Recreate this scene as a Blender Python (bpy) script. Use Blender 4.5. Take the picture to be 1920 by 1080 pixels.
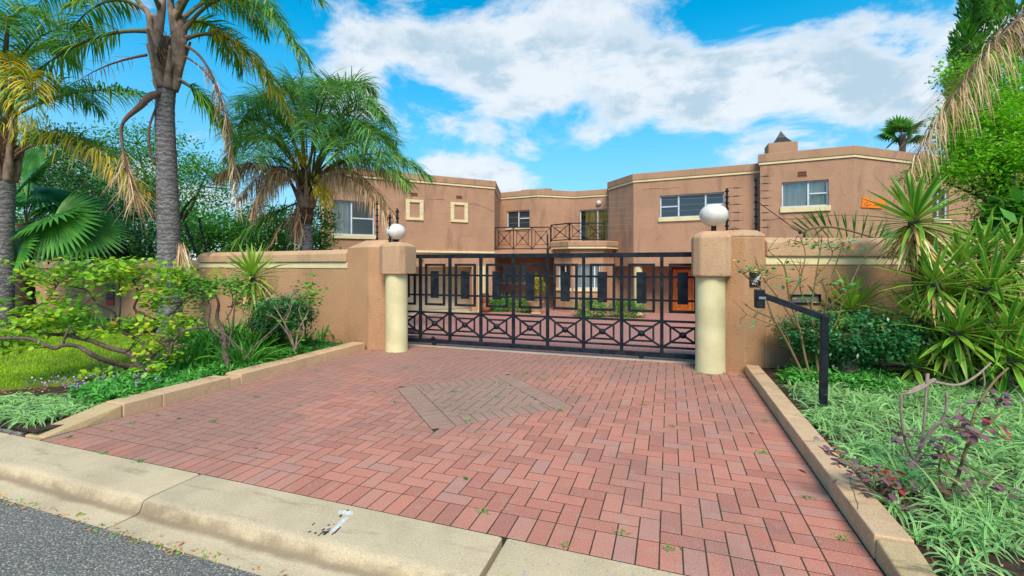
import bpy, math, random
import numpy as np
from mathutils import Vector, Matrix

for o in list(bpy.data.objects):
    bpy.data.objects.remove(o)
random.seed(7)
rng = np.random.default_rng(11)
scene = bpy.context.scene
COL = scene.collection

# ------------------------------------------------------------------ camera
EYE = 1.5
YAW = math.atan(296 / 853)                 # camera looks this far left of +Y
cam_d = bpy.data.cameras.new('camera')
cam = bpy.data.objects.new('camera', cam_d)
COL.objects.link(cam)
cam.location = (0, 0, EYE)
cam.rotation_euler = (math.pi / 2, 0, YAW)
cam_d.sensor_width = 36
cam_d.lens = 36 * 853 / 1920
cam_d.shift_y = -43 / 1920
cam_d.clip_start = 0.05
cam_d.clip_end = 2000
scene.camera = cam

# ------------------------------------------------------------------ sky and sun
SUN_AZ = math.radians(158)                 # from +Y towards +X : behind the camera, to the right
SUN_EL = math.radians(47)
world = bpy.data.worlds.new('World')
scene.world = world
world.use_nodes = True
wn = world.node_tree
wn.nodes.clear()


class NT:
    """tiny helper to write node trees"""
    def __init__(s, tree):
        s.t = tree

    def n(s, kind, **kw):
        nd = s.t.nodes.new(kind)
        for k, v in kw.items():
            setattr(nd, k, v)
        return nd

    def put(s, sock, v):
        if isinstance(v, bpy.types.NodeSocket):
            s.t.links.new(v, sock)
        else:
            sock.default_value = v

    def m(s, op, a, b=0.0, c=None, clamp=False):
        nd = s.n('ShaderNodeMath', operation=op, use_clamp=clamp)
        s.put(nd.inputs[0], a)
        s.put(nd.inputs[1], b)
        if c is not None:
            s.put(nd.inputs[2], c)
        return nd.outputs[0]

    def mix(s, f, a, b, blend='MIX'):
        nd = s.n('ShaderNodeMix', data_type='RGBA', blend_type=blend)
        s.put(nd.inputs[0], f)
        for i, v in ((6, a), (7, b)):
            if isinstance(v, tuple) and len(v) == 3:
                v = v + (1,)
            s.put(nd.inputs[i], v)
        return nd.outputs[2]

    def noise(s, vec, scale, detail=3, rough=.55, dist=0.0):
        nd = s.n('ShaderNodeTexNoise')
        if vec is not None:
            s.t.links.new(vec, nd.inputs['Vector'])
        nd.inputs['Scale'].default_value = scale
        nd.inputs['Detail'].default_value = detail
        nd.inputs['Roughness'].default_value = rough
        nd.inputs['Distortion'].default_value = dist
        return nd.outputs['Fac']

    def ss(s, x, lo, hi):
        nd = s.n('ShaderNodeMapRange', interpolation_type='SMOOTHSTEP')
        s.put(nd.inputs['Value'], x)
        nd.inputs['From Min'].default_value = lo
        nd.inputs['From Max'].default_value = hi
        return nd.outputs['Result']

    def ramp(s, f, stops):
        nd = s.n('ShaderNodeValToRGB')
        cr = nd.color_ramp
        while len(cr.elements) < len(stops):
            cr.elements.new(.5)
        for e, (p, c) in zip(cr.elements, stops):
            e.position = p
            e.color = (*c, 1)
        s.put(nd.inputs[0], f)
        return nd.outputs[0]

    def vmul(s, v, k):
        nd = s.n('ShaderNodeVectorMath', operation='MULTIPLY')
        s.put(nd.inputs[0], v)
        nd.inputs[1].default_value = k
        return nd.outputs[0]


w = NT(wn)
tc = w.n('ShaderNodeTexCoord')
sep = w.n('ShaderNodeSeparateXYZ')
wn.links.new(tc.outputs['Generated'], sep.inputs[0])
dx, dy, dz = sep.outputs
sky = w.n('ShaderNodeTexSky', sky_type='NISHITA')
sky.sun_disc = False
sky.sun_elevation = SUN_EL
sky.sun_rotation = SUN_AZ
sky.altitude = 1500
sky.air_density = 1.0
sky.dust_density = 0.6
sky.ozone_density = 1.4
hs = w.n('ShaderNodeHueSaturation')
hs.inputs['Hue'].default_value = 0.474
hs.inputs['Saturation'].default_value = 1.55
hs.inputs['Value'].default_value = 1.0
wn.links.new(sky.outputs[0], hs.inputs['Color'])
# clouds: noise on a flattened dome, with broad drifts of cloud where they stand that day
az = w.m('ARCTAN2', dx, dy)
el = w.m('ARCSINE', dz)
den = w.m('ADD', w.m('MAXIMUM', dz, 0.0), 0.42)
comb = w.n('ShaderNodeCombineXYZ')
w.put(comb.inputs[0], w.m('DIVIDE', dx, den))
w.put(comb.inputs[1], w.m('DIVIDE', dy, den))
w.put(comb.inputs[2], w.m('MULTIPLY', dz, 1.6))
pv = comb.outputs[0]
n1 = w.noise(pv, 3.6, 11, .6, .3)
n2 = w.noise(pv, 0.9, 3, .5)
base = w.m('ADD', w.m('MULTIPLY', n1, .72), w.m('MULTIPLY', n2, .34))


def drift(a, e, sa, se, k):
    """a broad bank of cloud (k > 0) or clear air (k < 0), azimuth/elevation in degrees"""
    x = w.m('MULTIPLY', w.m('SUBTRACT', az, math.radians(a)), 1 / math.radians(sa))
    y = w.m('MULTIPLY', w.m('SUBTRACT', el, math.radians(e)), 1 / math.radians(se))
    r = w.m('ADD', w.m('MULTIPLY', x, x), w.m('MULTIPLY', y, y))
    return w.m('MULTIPLY', w.m('EXPONENT', w.m('MULTIPLY', r, -1)), k)


banks = [(-34, 25, 8, 5, .15), (-22, 25, 12, 6, .13), (-8, 22, 12, 5, .12), (4, 19, 8, 4, .11), (18, 17, 8, 4.5, .15), (-26, 16.5, 10, 2.4, .10), (-25, 11, 4.5, 2.6, .17),
         (14, 28.5, 8, 4.2, -.30), (-9, 11.5, 8, 2.6, -.2), (-49, 22, 5, 10, -.10), (-36, 13.5, 6, 3, -.14), (5, 25.5, 3, 2, -.1), (-30, 20.5, 3, 1.4, -.08)]
for b in banks:
    base = w.m('ADD', base, drift(*b))
mask = w.ss(base, .535, .675)
mask = w.m('MULTIPLY', mask, .93)
shade = w.ss(w.noise(pv, 4.2, 9, .62), .42, .58)
thick = w.ss(base, .60, .74)
shade = w.m('MULTIPLY', shade, thick)
ccol = w.mix(shade, (3.4, 3.6, 3.8), (2.0, 2.6, 3.05))
low = w.m('MULTIPLY', w.m('SUBTRACT', 1, w.ss(el, .05, .5)), .72)      # the air pales towards the horizon
skyb = w.mix(low, hs.outputs[0], (1.25, 2.1, 2.8))
skyc = w.mix(mask, skyb, ccol)
bg = w.n('ShaderNodeBackground')
bg.inputs['Strength'].default_value = 0.15
wn.links.new(skyc, bg.inputs['Color'])
wo = w.n('ShaderNodeOutputWorld')
wn.links.new(bg.outputs[0], wo.inputs[0])
world.cycles.sampling_method = 'MANUAL'
world.cycles.sample_map_resolution = 512

sun_d = bpy.data.lights.new('sun', 'SUN')
sun_d.energy = 2.75
sun_d.angle = math.radians(28)
sun_d.color = (1, .89, .74)
sun = bpy.data.objects.new('sun', sun_d)
COL.objects.link(sun)
sdir = Vector((math.sin(SUN_AZ) * math.cos(SUN_EL), math.cos(SUN_AZ) * math.cos(SUN_EL), math.sin(SUN_EL)))
sun.rotation_euler = sdir.to_track_quat('Z', 'Y').to_euler()
sun.location = sdir * 40

vs = scene.view_settings
vs.view_transform = 'Standard'
vs.look = 'None'
vs.exposure = 0.8
vs.gamma = 1
vs.use_curve_mapping = False
scene.render.resolution_x = 1024
scene.render.resolution_y = 576
scene.cycles.max_bounces = 7
scene.cycles.transparent_max_bounces = 8

# ------------------------------------------------------------------ helpers
CS, SN = math.cos(YAW), math.sin(YAW)


def pt(x, y, d):
    """world point seen in direction (x, y) of the 1920x1080 survey photo, d metres down the optical axis"""
    u = (x - 960) / 853
    v = (y - 497) / 853
    return np.array((d * (-SN + u * CS), d * (CS + u * SN), EYE - d * v))


def gnd(x, y, z=0.):
    return pt(x, y, (EYE - z) * 853 / (y - 497))


def tag(o, label=None, cat=None, group=None, kind=None):
    if label: o['label'] = label
    if cat: o['category'] = cat
    if group: o['group'] = group
    if kind: o['kind'] = kind
    return o


def empty(name, loc=(0, 0, 0), label=None, cat=None, group=None, kind=None, parent=None):
    o = bpy.data.objects.new(name, None)
    o.empty_display_size = .1
    COL.objects.link(o)
    o.location = loc
    if parent:
        o.parent = parent
        o.matrix_parent_inverse = parent.matrix_basis.inverted()
    return tag(o, label, cat, group, kind)


def link(o, parent):
    """every object's own matrix is its world matrix, parented or not"""
    COL.objects.link(o)
    if parent:
        o.parent = parent
        o.matrix_parent_inverse = parent.matrix_basis.inverted()
    return o


class MB:
    def __init__(s):
        s.v = []
        s.f = []

    def face(s, pts):
        b = len(s.v)
        s.v += [tuple(p) for p in pts]
        s.f.append(list(range(b, b + len(pts))))
        return s

    def hexa(s, p):
        b = len(s.v)
        s.v += [tuple(q) for q in p]
        for q in ((3, 2, 1, 0), (4, 5, 6, 7), (0, 1, 5, 4), (1, 2, 6, 5), (2, 3, 7, 6), (3, 0, 4, 7)):
            s.f.append([b + i for i in q])
        return s

    def box(s, x0, y0, z0, x1, y1, z1):
        return s.hexa([(x0, y0, z0), (x1, y0, z0), (x1, y1, z0), (x0, y1, z0), (x0, y0, z1), (x1, y0, z1), (x1, y1, z1), (x0, y1, z1)])

    def bar(s, p, q, w_, h_, up=(0, 0, 1)):
        p, q = Vector(p), Vector(q)
        d = (q - p).normalized()
        up = Vector(up)
        if abs(d.dot(up)) > .98:
            up = Vector((0, 1, 0))
        a = d.cross(up).normalized() * w_ / 2
        b = a.cross(d).normalized() * h_ / 2
        return s.hexa([p - a - b, p + a - b, p + a + b, p - a + b, q - a - b, q + a - b, q + a + b, q - a + b])

    def prism(s, poly, z0, z1, top_inset=0, z2=None):
        """poly counter-clockwise; optional sloped top to z2 with inset"""
        n = len(poly)
        b = len(s.v)
        rings = [[(x, y, z0) for x, y in poly], [(x, y, z1) for x, y in poly]]
        if z2 is not None:
            rings.append([(x, y, z2) for x, y in inset(poly, top_inset)])
        for r in rings:
            s.v += r
        for k in range(len(rings) - 1):
            for i in range(n):
                j = (i + 1) % n
                s.f.append([b + k * n + i, b + k * n + j, b + (k + 1) * n + j, b + (k + 1) * n + i])
        s.f.append([b + (len(rings) - 1) * n + i for i in range(n)])
        s.f.append([b + i for i in reversed(range(n))])
        return s

    def lathe(s, prof, c=(0, 0, 0), n=24):
        b = len(s.v)
        for r, z in prof:
            for i in range(n):
                a = 2 * math.pi * i / n
                s.v.append((c[0] + r * math.cos(a), c[1] + r * math.sin(a), c[2] + z))
        for k in range(len(prof) - 1):
            for i in range(n):
                j = (i + 1) % n
                s.f.append([b + k * n + i, b + k * n + j, b + (k + 1) * n + j, b + (k + 1) * n + i])
        s.f.append([b + i for i in reversed(range(n))])
        s.f.append([b + (len(prof) - 1) * n + i for i in range(n)])
        return s

    def tube(s, pts, rad, n=6):
        pts = [Vector(p) for p in pts]
        if not hasattr(rad, '__len__'):
            rad = [rad] * len(pts)
        b = len(s.v)
        ref = Vector((.3, .2, 1)).normalized()
        for i, p in enumerate(pts):
            d = (pts[min(i + 1, len(pts) - 1)] - pts[max(i - 1, 0)]).normalized()
            a = d.cross(ref)
            if a.length < .05:
                a = d.cross(Vector((1, 0, 0)))
            a.normalize()
            c = d.cross(a)
            for k in range(n):
                t = 2 * math.pi * k / n
                s.v.append(tuple(p + (a * math.cos(t) + c * math.sin(t)) * rad[i]))
        for i in range(len(pts) - 1):
            for k in range(n):
                j = (k + 1) % n
                s.f.append([b + i * n + k, b + i * n + j, b + (i + 1) * n + j, b + (i + 1) * n + k])
        s.f.append([b + i for i in reversed(range(n))])
        s.f.append([b + (len(pts) - 1) * n + i for i in range(n)])
        return s

    def ball(s, c, r, n=16, m=10, sz=1.0):
        prof = []
        for i in range(m + 1):
            t = -math.pi / 2 + math.pi * i / m
            prof.append((max(r * math.cos(t), .001), r * sz * math.sin(t)))
        return s.lathe(prof, c, n)

    def sweep(s, line, prof):
        """closed profile [(outward, z)] along an open plan polyline, mitred; outward = right of travel"""
        L = [Vector((p[0], p[1])) for p in line]
        n = len(prof)
        b = len(s.v)
        for i, p in enumerate(L):
            ds = []
            if i > 0: ds.append((L[i] - L[i - 1]).normalized())
            if i < len(L) - 1: ds.append((L[i + 1] - L[i]).normalized())
            ns = [Vector((d.y, -d.x)) for d in ds]
            m = sum(ns, Vector((0, 0)))
            m = m / len(ns)
            m = m / max(m.length_squared, .15)
            for o, z in prof:
                s.v.append((p.x + m.x * o, p.y + m.y * o, z))
        for i in range(len(L) - 1):
            for k in range(n):
                j = (k + 1) % n
                s.f.append([b + i * n + k, b + i * n + j, b + (i + 1) * n + j, b + (i + 1) * n + k])
        s.f.append([b + k for k in reversed(range(n))])
        s.f.append([b + (len(L) - 1) * n + k for k in range(n)])
        return s

    def mesh(s, name):
        me = bpy.data.meshes.new(name)
        me.from_pydata(s.v, [], s.f)
        return me

    def build(s, name, mat, parent=None, bevel=0, smooth=False, fix=True, seg=2):
        me = s.mesh(name)
        if fix:
            import bmesh
            bm = bmesh.new()
            bm.from_mesh(me)
            bmesh.ops.recalc_face_normals(bm, faces=bm.faces)
            bm.to_mesh(me)
            bm.free()
        me.materials.append(mat)
        if smooth:
            me.polygons.foreach_set('use_smooth', [True] * len(me.polygons))
            if smooth != True:
                me.set_sharp_from_angle(angle=math.radians(smooth))
        o = bpy.data.objects.new(name, me)
        if bevel:
            md = o.modifiers.new('bevel', 'BEVEL')
            md.width = bevel
            md.segments = seg
            md.limit_method = 'ANGLE'
        return link(o, parent)


def inset(poly, d):
    n = len(poly)
    out = []
    for i in range(n):
        a, b, c = (Vector(poly[i - 1]), Vector(poly[i]), Vector(poly[(i + 1) % n]))
        e1, e2 = (b - a).normalized(), (c - b).normalized()
        n1_, n2_ = Vector((-e1.y, e1.x)), Vector((-e2.y, e2.x))
        m = (n1_ + n2_) / 2
        m = m / max(m.length_squared, .2)
        out.append((b.x + m.x * d, b.y + m.y * d))
    return out


class FO:
    """foliage collector: strips of quads with per-vertex attributes rnd, t (along), a (across)"""
    def __init__(s):
        s.V, s.Q, s.A, s.M, s.n = [], [], [], [], 0

    def add(s, V, Q, rnd, t, a, mi=0):
        s.V.append(V)
        s.Q.append(Q + s.n)
        s.A.append(np.stack([rnd, t, a], 1))
        s.M.append(np.full(len(Q), mi, np.int32))
        s.n += len(V)

    def blades(s, base, d0, L, W, droop, nseg=3, prof=None, fold=0.0, rnd=None, side=None, mi=0, curl=0.0):
        base = np.asarray(base, float).reshape(-1, 3)
        N = len(base)
        d = np.broadcast_to(np.asarray(d0, float), (N, 3)).copy()
        d /= np.linalg.norm(d, axis=1, keepdims=True) + 1e-9
        L = np.broadcast_to(L, (N,)).astype(float)
        W = np.broadcast_to(W, (N,)).astype(float)
        droop = np.broadcast_to(droop, (N,)).astype(float)
        if rnd is None: rnd = rng.random(N)
        if prof is None: prof = np.sin(np.linspace(.35, math.pi, nseg + 1)) ** .8
        if side is None:
            sd = np.cross(d, np.array([0, 0, 1.]))
            bad = np.linalg.norm(sd, axis=1) < .1
            sd[bad] = rng.normal(size=(bad.sum(), 3))
            sd += rng.normal(size=(N, 3)) * .25
        else:
            sd = np.broadcast_to(side, (N, 3)).copy()
        p = base.copy()
        K = 3 if fold else 2
        V = np.zeros((N, nseg + 1, K, 3))
        for i in range(nseg + 1):
            sp = sd - d * np.sum(sd * d, 1, keepdims=True)
            sp /= np.linalg.norm(sp, axis=1, keepdims=True) + 1e-9
            nr = np.cross(sp, d)
            hw = (W * .5 * prof[i])[:, None]
            V[:, i, 0] = p - sp * hw
            V[:, i, K - 1] = p + sp * hw
            if fold:
                up = np.where(nr[:, 2:3] < 0, -1, 1)
                V[:, i, 1] = p - nr * up * hw * fold
            p = p + d * (L / nseg)[:, None]
            d = d + np.array([0, 0, -1.]) * (droop / nseg)[:, None]
            d /= np.linalg.norm(d, axis=1, keepdims=True) + 1e-9
        idx = np.arange(N * (nseg + 1) * K).reshape(N, nseg + 1, K)
        qs = []
        for k in range(K - 1):
            qs.append(np.stack([idx[:, :-1, k], idx[:, :-1, k + 1], idx[:, 1:, k + 1], idx[:, 1:, k]], -1).reshape(-1, 4))
        Q = np.concatenate(qs)
        R = np.broadcast_to(rnd[:, None, None], (N, nseg + 1, K)).reshape(-1)
        T = np.broadcast_to(np.linspace(0, 1, nseg + 1)[None, :, None], (N, nseg + 1, K)).reshape(-1)
        A = np.broadcast_to(np.linspace(-1, 1, K)[None, None, :], (N, nseg + 1, K)).reshape(-1)
        s.add(V.reshape(-1, 3), Q, R, T, A, mi)
        return s

    def tube(s, pts, rad, n=6, mi=0, rnd=.5):
        m = MB().tube(pts, rad, n)
        q = np.array([f for f in m.f if len(f) == 4])
        V = np.array(m.v)
        T = np.repeat(np.linspace(0, 1, len(pts)), n)
        s.add(V, q, np.full(len(V), rnd), T, np.zeros(len(V)), mi)
        return s

    def mesh(s, name, mats, origin=(0, 0, 0)):
        V = np.concatenate(s.V) - np.asarray(origin)
        Q = np.concatenate(s.Q)
        A = np.concatenate(s.A)
        M = np.concatenate(s.M)
        me = bpy.data.meshes.new(name)
        me.vertices.add(len(V))
        me.vertices.foreach_set('co', V.astype(np.float32).ravel())
        me.loops.add(Q.size)
        me.loops.foreach_set('vertex_index', Q.astype(np.int32).ravel())
        me.polygons.add(len(Q))
        me.polygons.foreach_set('loop_start', np.arange(0, Q.size, 4, dtype=np.int32))
        me.polygons.foreach_set('material_index', M)
        me.polygons.foreach_set('use_smooth', np.ones(len(Q), bool))
        for m in mats:
            me.materials.append(m)
        for i, nm in enumerate(('rnd', 't', 'a')):
            at = me.attributes.new(nm, 'FLOAT', 'POINT')
            at.data.foreach_set('value', A[:, i].astype(np.float32))
        me.update(calc_edges=True)
        me.validate()
        return me

    def build(s, name, mats, parent=None, kind=None):
        if not isinstance(mats, (list, tuple)): mats = [mats]
        o = bpy.data.objects.new(name, s.mesh(name, mats))
        link(o, parent)
        if kind: o['kind'] = kind
        return o


def bez(p0, p1, p2, n=12):
    t = np.linspace(0, 1, n)[:, None]
    return (1 - t) ** 2 * np.asarray(p0) + 2 * t * (1 - t) * np.asarray(p1) + t * t * np.asarray(p2)


def poly_smooth(pts, k=4):
    """Catmull-Rom through points"""
    P = [np.asarray(p, float) for p in pts]
    P = [2 * P[0] - P[1]] + P + [2 * P[-1] - P[-2]]
    out = []
    for i in range(1, len(P) - 2):
        for t in np.linspace(0, 1, k, endpoint=False):
            a, b, c, d = P[i - 1], P[i], P[i + 1], P[i + 2]
            out.append(.5 * ((2 * b) + (-a + c) * t + (2 * a - 5 * b + 4 * c - d) * t * t + (-a + 3 * b - 3 * c + d) * t ** 3))
    out.append(P[-2])
    return np.array(out)


def unit(v):
    v = np.asarray(v, float)
    return v / (np.linalg.norm(v, axis=-1, keepdims=True) + 1e-9)


# ------------------------------------------------------------------ materials
def new_mat(name):
    m = bpy.data.materials.new(name)
    m.use_nodes = True
    t = NT(m.node_tree)
    b = m.node_tree.nodes['Principled BSDF']
    return m, t, b


def pos(t):
    return t.n('ShaderNodeNewGeometry').outputs['Position']


def bump(t, b, h, strength=.5, dist=.01):
    nd = t.n('ShaderNodeBump')
    nd.inputs['Strength'].default_value = strength
    nd.inputs['Distance'].default_value = dist
    t.put(nd.inputs['Height'], h)
    t.put(b.inputs['Normal'], nd.outputs[0])


def plain(name, c1, c2=None, scale=6, rough=.6, metal=0, bs=0, bscale=60, bdist=.004, spec=.4):
    m, t, b = new_mat(name)
    p = pos(t)
    if c2 is None: c2 = tuple(x * .8 for x in c1)
    f = t.ss(t.noise(p, scale, 5), .3, .7)
    t.put(b.inputs['Base Color'], t.mix(f, c1, c2))
    b.inputs['Roughness'].default_value = rough
    b.inputs['Metallic'].default_value = metal
    b.inputs['Specular IOR Level'].default_value = spec
    if bs:
        bump(t, b, t.noise(p, bscale, 4), bs, bdist)
    return m


def stucco(name, c, dark, bscale=55, bs=.9, bdist=.012, stain=.5, pit=True):
    m, t, b = new_mat(name)
    p = pos(t)
    col = t.mix(t.ss(t.noise(p, 1.3, 4), .35, .7), c, tuple(x * .87 for x in c))
    st = t.noise(t.vmul(p, (2.2, 2.2, .55)), 1.0, 6, .62)
    col = t.mix(t.m('MULTIPLY', t.ss(st, .5, .68), stain), col, dark)
    f2 = t.noise(p, 26, 3)
    col = t.mix(t.m('MULTIPLY', t.ss(f2, .5, .75), .25), col, tuple(min(1, x * 1.25) for x in c))
    h = t.noise(p, bscale, 3, .6)
    if pit:
        v = t.n('ShaderNodeTexVoronoi')
        t.put(v.inputs['Vector'], t.vmul(p, (1, 1, .6)))
        v.inputs['Scale'].default_value = bscale * .7
        pt_ = t.ss(v.outputs['Distance'], .05, .28)
        msk = t.ss(t.noise(p, bscale * .25, 2), .45, .6)
        hole = t.m('MULTIPLY', t.m('SUBTRACT', 1.0, pt_), msk)
        col = t.mix(t.m('MULTIPLY', hole, .75), col, tuple(x * .38 for x in c))
        h = t.m('SUBTRACT', h, t.m('MULTIPLY', hole, .6))
    t.put(b.inputs['Base Color'], col)
    b.inputs['Roughness'].default_value = .9
    b.inputs['Specular IOR Level'].default_value = .2
    bump(t, b, h, bs, bdist)
    return m


M = {}
M['wall'] = stucco('boundary_plaster', (.52, .29, .155), (.305, .175, .1), bscale=58, bdist=.017, stain=.45)
M['coping'] = stucco('coping_plaster', (.58, .36, .21), (.33, .2, .125), bscale=58, bdist=.014, stain=.5)
M['house'] = stucco('house_plaster', (.46, .262, .16), (.275, .16, .102), bscale=28, bdist=.02, stain=.75)
M['house_trim'] = stucco('house_parapet_plaster', (.44, .255, .15), (.26, .16, .1), bscale=22, bdist=.015, stain=.6, pit=False)
M['cream'] = plain('cream_paint', (.76, .64, .36), (.66, .55, .3), 3, .7, bs=.25, bscale=50)
M['column'] = plain('column_paint', (.70, .62, .35), (.58, .5, .27), 3.2, .75, bs=.5, bscale=90)
M['black'] = plain('black_painted_steel', (.004, .006, .010), (.016, .022, .03), 9, .55, bs=.3, bscale=45, spec=.22)
M['white_frame'] = plain('white_window_frame', (.62, .68, .76), (.5, .55, .62), 8, .5)
M['concrete_pale'] = plain('pale_concrete', (.52, .44, .32), (.4, .34, .25), 3, .9, bs=.4, bscale=80)
M['soil'] = plain('soil', (.085, .045, .025), (.035, .02, .012), 14, .95, bs=.9, bscale=40, bdist=.03)
M['bark'] = plain('rose_bark', (.16, .105, .085), (.07, .045, .038), 30, .85, bs=.7, bscale=60)
M['palebark'] = plain('pale_twig', (.34, .25, .2), (.22, .15, .115), 20, .85, bs=.5, bscale=60)
M['greenstem'] = plain('green_cane', (.16, .15, .05), (.17, .09, .05), 12, .7)
M['wire'] = plain('fence_wire', (.42, .35, .28), None, 5, .5, metal=.3)
M['steel'] = plain('grey_steel', (.32, .34, .36), None, 10, .4, metal=.6)
M['terracotta'] = plain('terracotta', (.33, .11, .05), (.2, .07, .035), 9, .85)
M['pot'] = plain('pot_stone', (.5, .37, .2), (.4, .28, .15), 9, .85)
M['orange'] = plain('orange_sign', (.95, .22, .006), (.9, .19, .005), 6, .5)
M['red'] = plain('red_sign', (.72, .02, .012), None, 6, .5)
M['signblack'] = plain('sign_black', (.012, .012, .016), None, 6, .45)
M['signblue'] = plain('sign_pale_blue', (.28, .5, .66), None, 6, .5)
M['white'] = plain('white_paint', (.7, .72, .74), (.5, .5, .48), 40, .7)
M['paintblack'] = plain('worn_black_paint', (.035, .04, .055), None, 30, .7)
M['garage'] = plain('garage_wall', (.8, .68, .48), (.72, .58, .4), 1.5, .9)
M['darkroof'] = plain('dark_metal_roof', (.02, .018, .024), None, 5, .5)
M['treebark_'] = plain('dark_crack', (.12, .06, .04), None, 9, .95)
M['roof'] = plain('roof_screed', (.3, .27, .24), None, 3, .9)


def m_globe():
    m, t, b = new_mat('opal_globe')
    t.put(b.inputs['Base Color'], t.mix(t.ss(t.noise(t.vmul(pos(t), (9, 9, 3)), 1.6, 5, .65), .45, .75), (.72, .68, .6), (.6, .55, .46)))
    b.inputs['Roughness'].default_value = .3
    b.inputs['Subsurface Weight'].default_value = .25
    b.inputs['Subsurface Radius'].default_value = (.06, .06, .06)
    return m


def m_glass(name, c, rough=.06):
    m, t, b = new_mat(name)
    b.inputs['Base Color'].default_value = (*c, 1)
    b.inputs['Roughness'].default_value = rough
    b.inputs['Specular IOR Level'].default_value = .8
    return m


def m_pane():
    m, t, b = new_mat('clear_window_glass')
    tr = t.n('ShaderNodeBsdfTransparent')
    tr.inputs[0].default_value = (.95, .97, .97, 1)
    gl = t.n('ShaderNodeBsdfGlossy')
    gl.inputs['Roughness'].default_value = .04
    fr = t.n('ShaderNodeFresnel')
    fr.inputs[0].default_value = 1.6
    mx = t.n('ShaderNodeMixShader')
    t.put(mx.inputs[0], t.m('MULTIPLY', fr.outputs[0], .9))
    t.put(mx.inputs[1], tr.outputs[0])
    t.put(mx.inputs[2], gl.outputs[0])
    out = m.node_tree.nodes['Material Output']
    t.put(out.inputs[0], mx.outputs[0])
    return m


M['globe'] = m_globe()
M['pane'] = m_pane()
M['darkpane'] = m_glass('dark_window_glass', (.03, .04, .05))


def m_curtain(name, c1, c2, scale):
    m, t, b = new_mat(name)
    p = pos(t)
    n = t.noise(t.vmul(p, (1, 1, .06)), scale, 2)
    t.put(b.inputs['Base Color'], t.mix(t.ss(n, .35, .65), c1, c2))
    b.inputs['Roughness'].default_value = .9
    return m


M['curtain'] = m_curtain('sheer_curtain', (.86, .87, .78), (.66, .7, .62), 9)
M['gold'] = m_curtain('gold_curtain', (.95, .58, .1), (.6, .27, .04), 10)


def m_wood():
    m, t, b = new_mat('varnished_door')
    p = pos(t)
    n = t.noise(t.vmul(p, (7, 7, 1.2)), 2.2, 6, .6, 1.5)
    t.put(b.inputs['Base Color'], t.ramp(n, [(.3, (.3, .055, .008)), (.5, (.72, .16, .015)), (.7, (.85, .26, .03))]))
    b.inputs['Roughness'].default_value = .35
    return m


M['wood'] = m_wood()
M['redwood'] = plain('dark_red_door_frame', (.16, .02, .012), None, 6, .5)


def piece_rnd(t):
    """rnd of a piece: the mesh attribute when joined, the object property when single"""
    a = t.n('ShaderNodeAttribute', attribute_type='GEOMETRY', attribute_name='rnd')
    b = t.n('ShaderNodeAttribute', attribute_type='OBJECT', attribute_name='rnd')
    return t.m('ADD', a.outputs['Fac'], b.outputs['Fac'])


def m_paver(name, stops, grime, speck=.7):
    m, t, b = new_mat(name)
    p = pos(t)
    r = piece_rnd(t)
    col = t.ramp(r, stops)
    big = t.noise(p, .55, 4, .6)
    sx = t.n('ShaderNodeSeparateXYZ')          # years of leaf dirt under the trees and by the gate
    t.put(sx.inputs[0], p)
    old = t.m('ADD', t.m('MULTIPLY', sx.outputs[1], .03), t.m('MULTIPLY', sx.outputs[0], -.022))
    big = t.m('ADD', big, t.m('SUBTRACT', old, .13))
    col = t.mix(t.m('MULTIPLY', t.ss(big, .42, .66), .8), col, grime)
    patch = t.noise(p, 1.9, 5, .65)
    col = t.mix(t.m('MULTIPLY', t.ss(patch, .54, .72), .4), col, (.2, .115, .09))
    mid = t.noise(p, 9, 5, .65)
    col = t.mix(t.m('MULTIPLY', t.ss(mid, .52, .72), .45), col, (.42, .3, .25))
    sp = t.noise(p, 130, 4, .8)
    col = t.mix(t.m('MULTIPLY', t.ss(sp, .54, .66), speck), col, (.66, .47, .38))
    col = t.mix(t.m('MULTIPLY', t.m('SUBTRACT', 1, t.ss(sp, .33, .46)), speck), col, (.15, .06, .045))
    t.put(b.inputs['Base Color'], col)
    b.inputs['Roughness'].default_value = .88
    b.inputs['Specular IOR Level'].default_value = .25
    bump(t, b, t.noise(p, 150, 4, .7), .55, .004)
    return m


M['paver'] = m_paver('red_paver', [(0, (.40, .155, .112)), (.2, (.48, .18, .125)), (.6, (.55, .208, .142)), (.85, (.52, .222, .158)), (1, (.45, .225, .175))], (.31, .17, .13))
M['paver_grey'] = m_paver('grey_paver', [(0, (.35, .2, .15)), (.5, (.42, .24, .18)), (1, (.39, .235, .18))], (.3, .19, .14))
M['joint'] = plain('joint_sand', (.05, .036, .024), (.03, .03, .014), 18, .95)


def m_courtyard():
    m, t, b = new_mat('courtyard_brick_paving')
    p = pos(t)
    br = t.n('ShaderNodeTexBrick')
    t.put(br.inputs['Vector'], p)
    br.inputs['Color1'].default_value = (.47, .19, .15, 1)
    br.inputs['Color2'].default_value = (.4, .2, .17, 1)
    br.inputs['Mortar'].default_value = (.16, .09, .07, 1)
    br.inputs['Scale'].default_value = 1
    br.inputs['Brick Width'].default_value = .226
    br.inputs['Row Height'].default_value = .113
    br.inputs['Mortar Size'].default_value = .006
    col = t.mix(t.m('MULTIPLY', t.ss(t.noise(p, .5, 4), .45, .7), .5), br.outputs[0], (.3, .17, .14))
    t.put(b.inputs['Base Color'], col)
    b.inputs['Roughness'].default_value = .9
    return m


M['court'] = m_courtyard()


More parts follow.
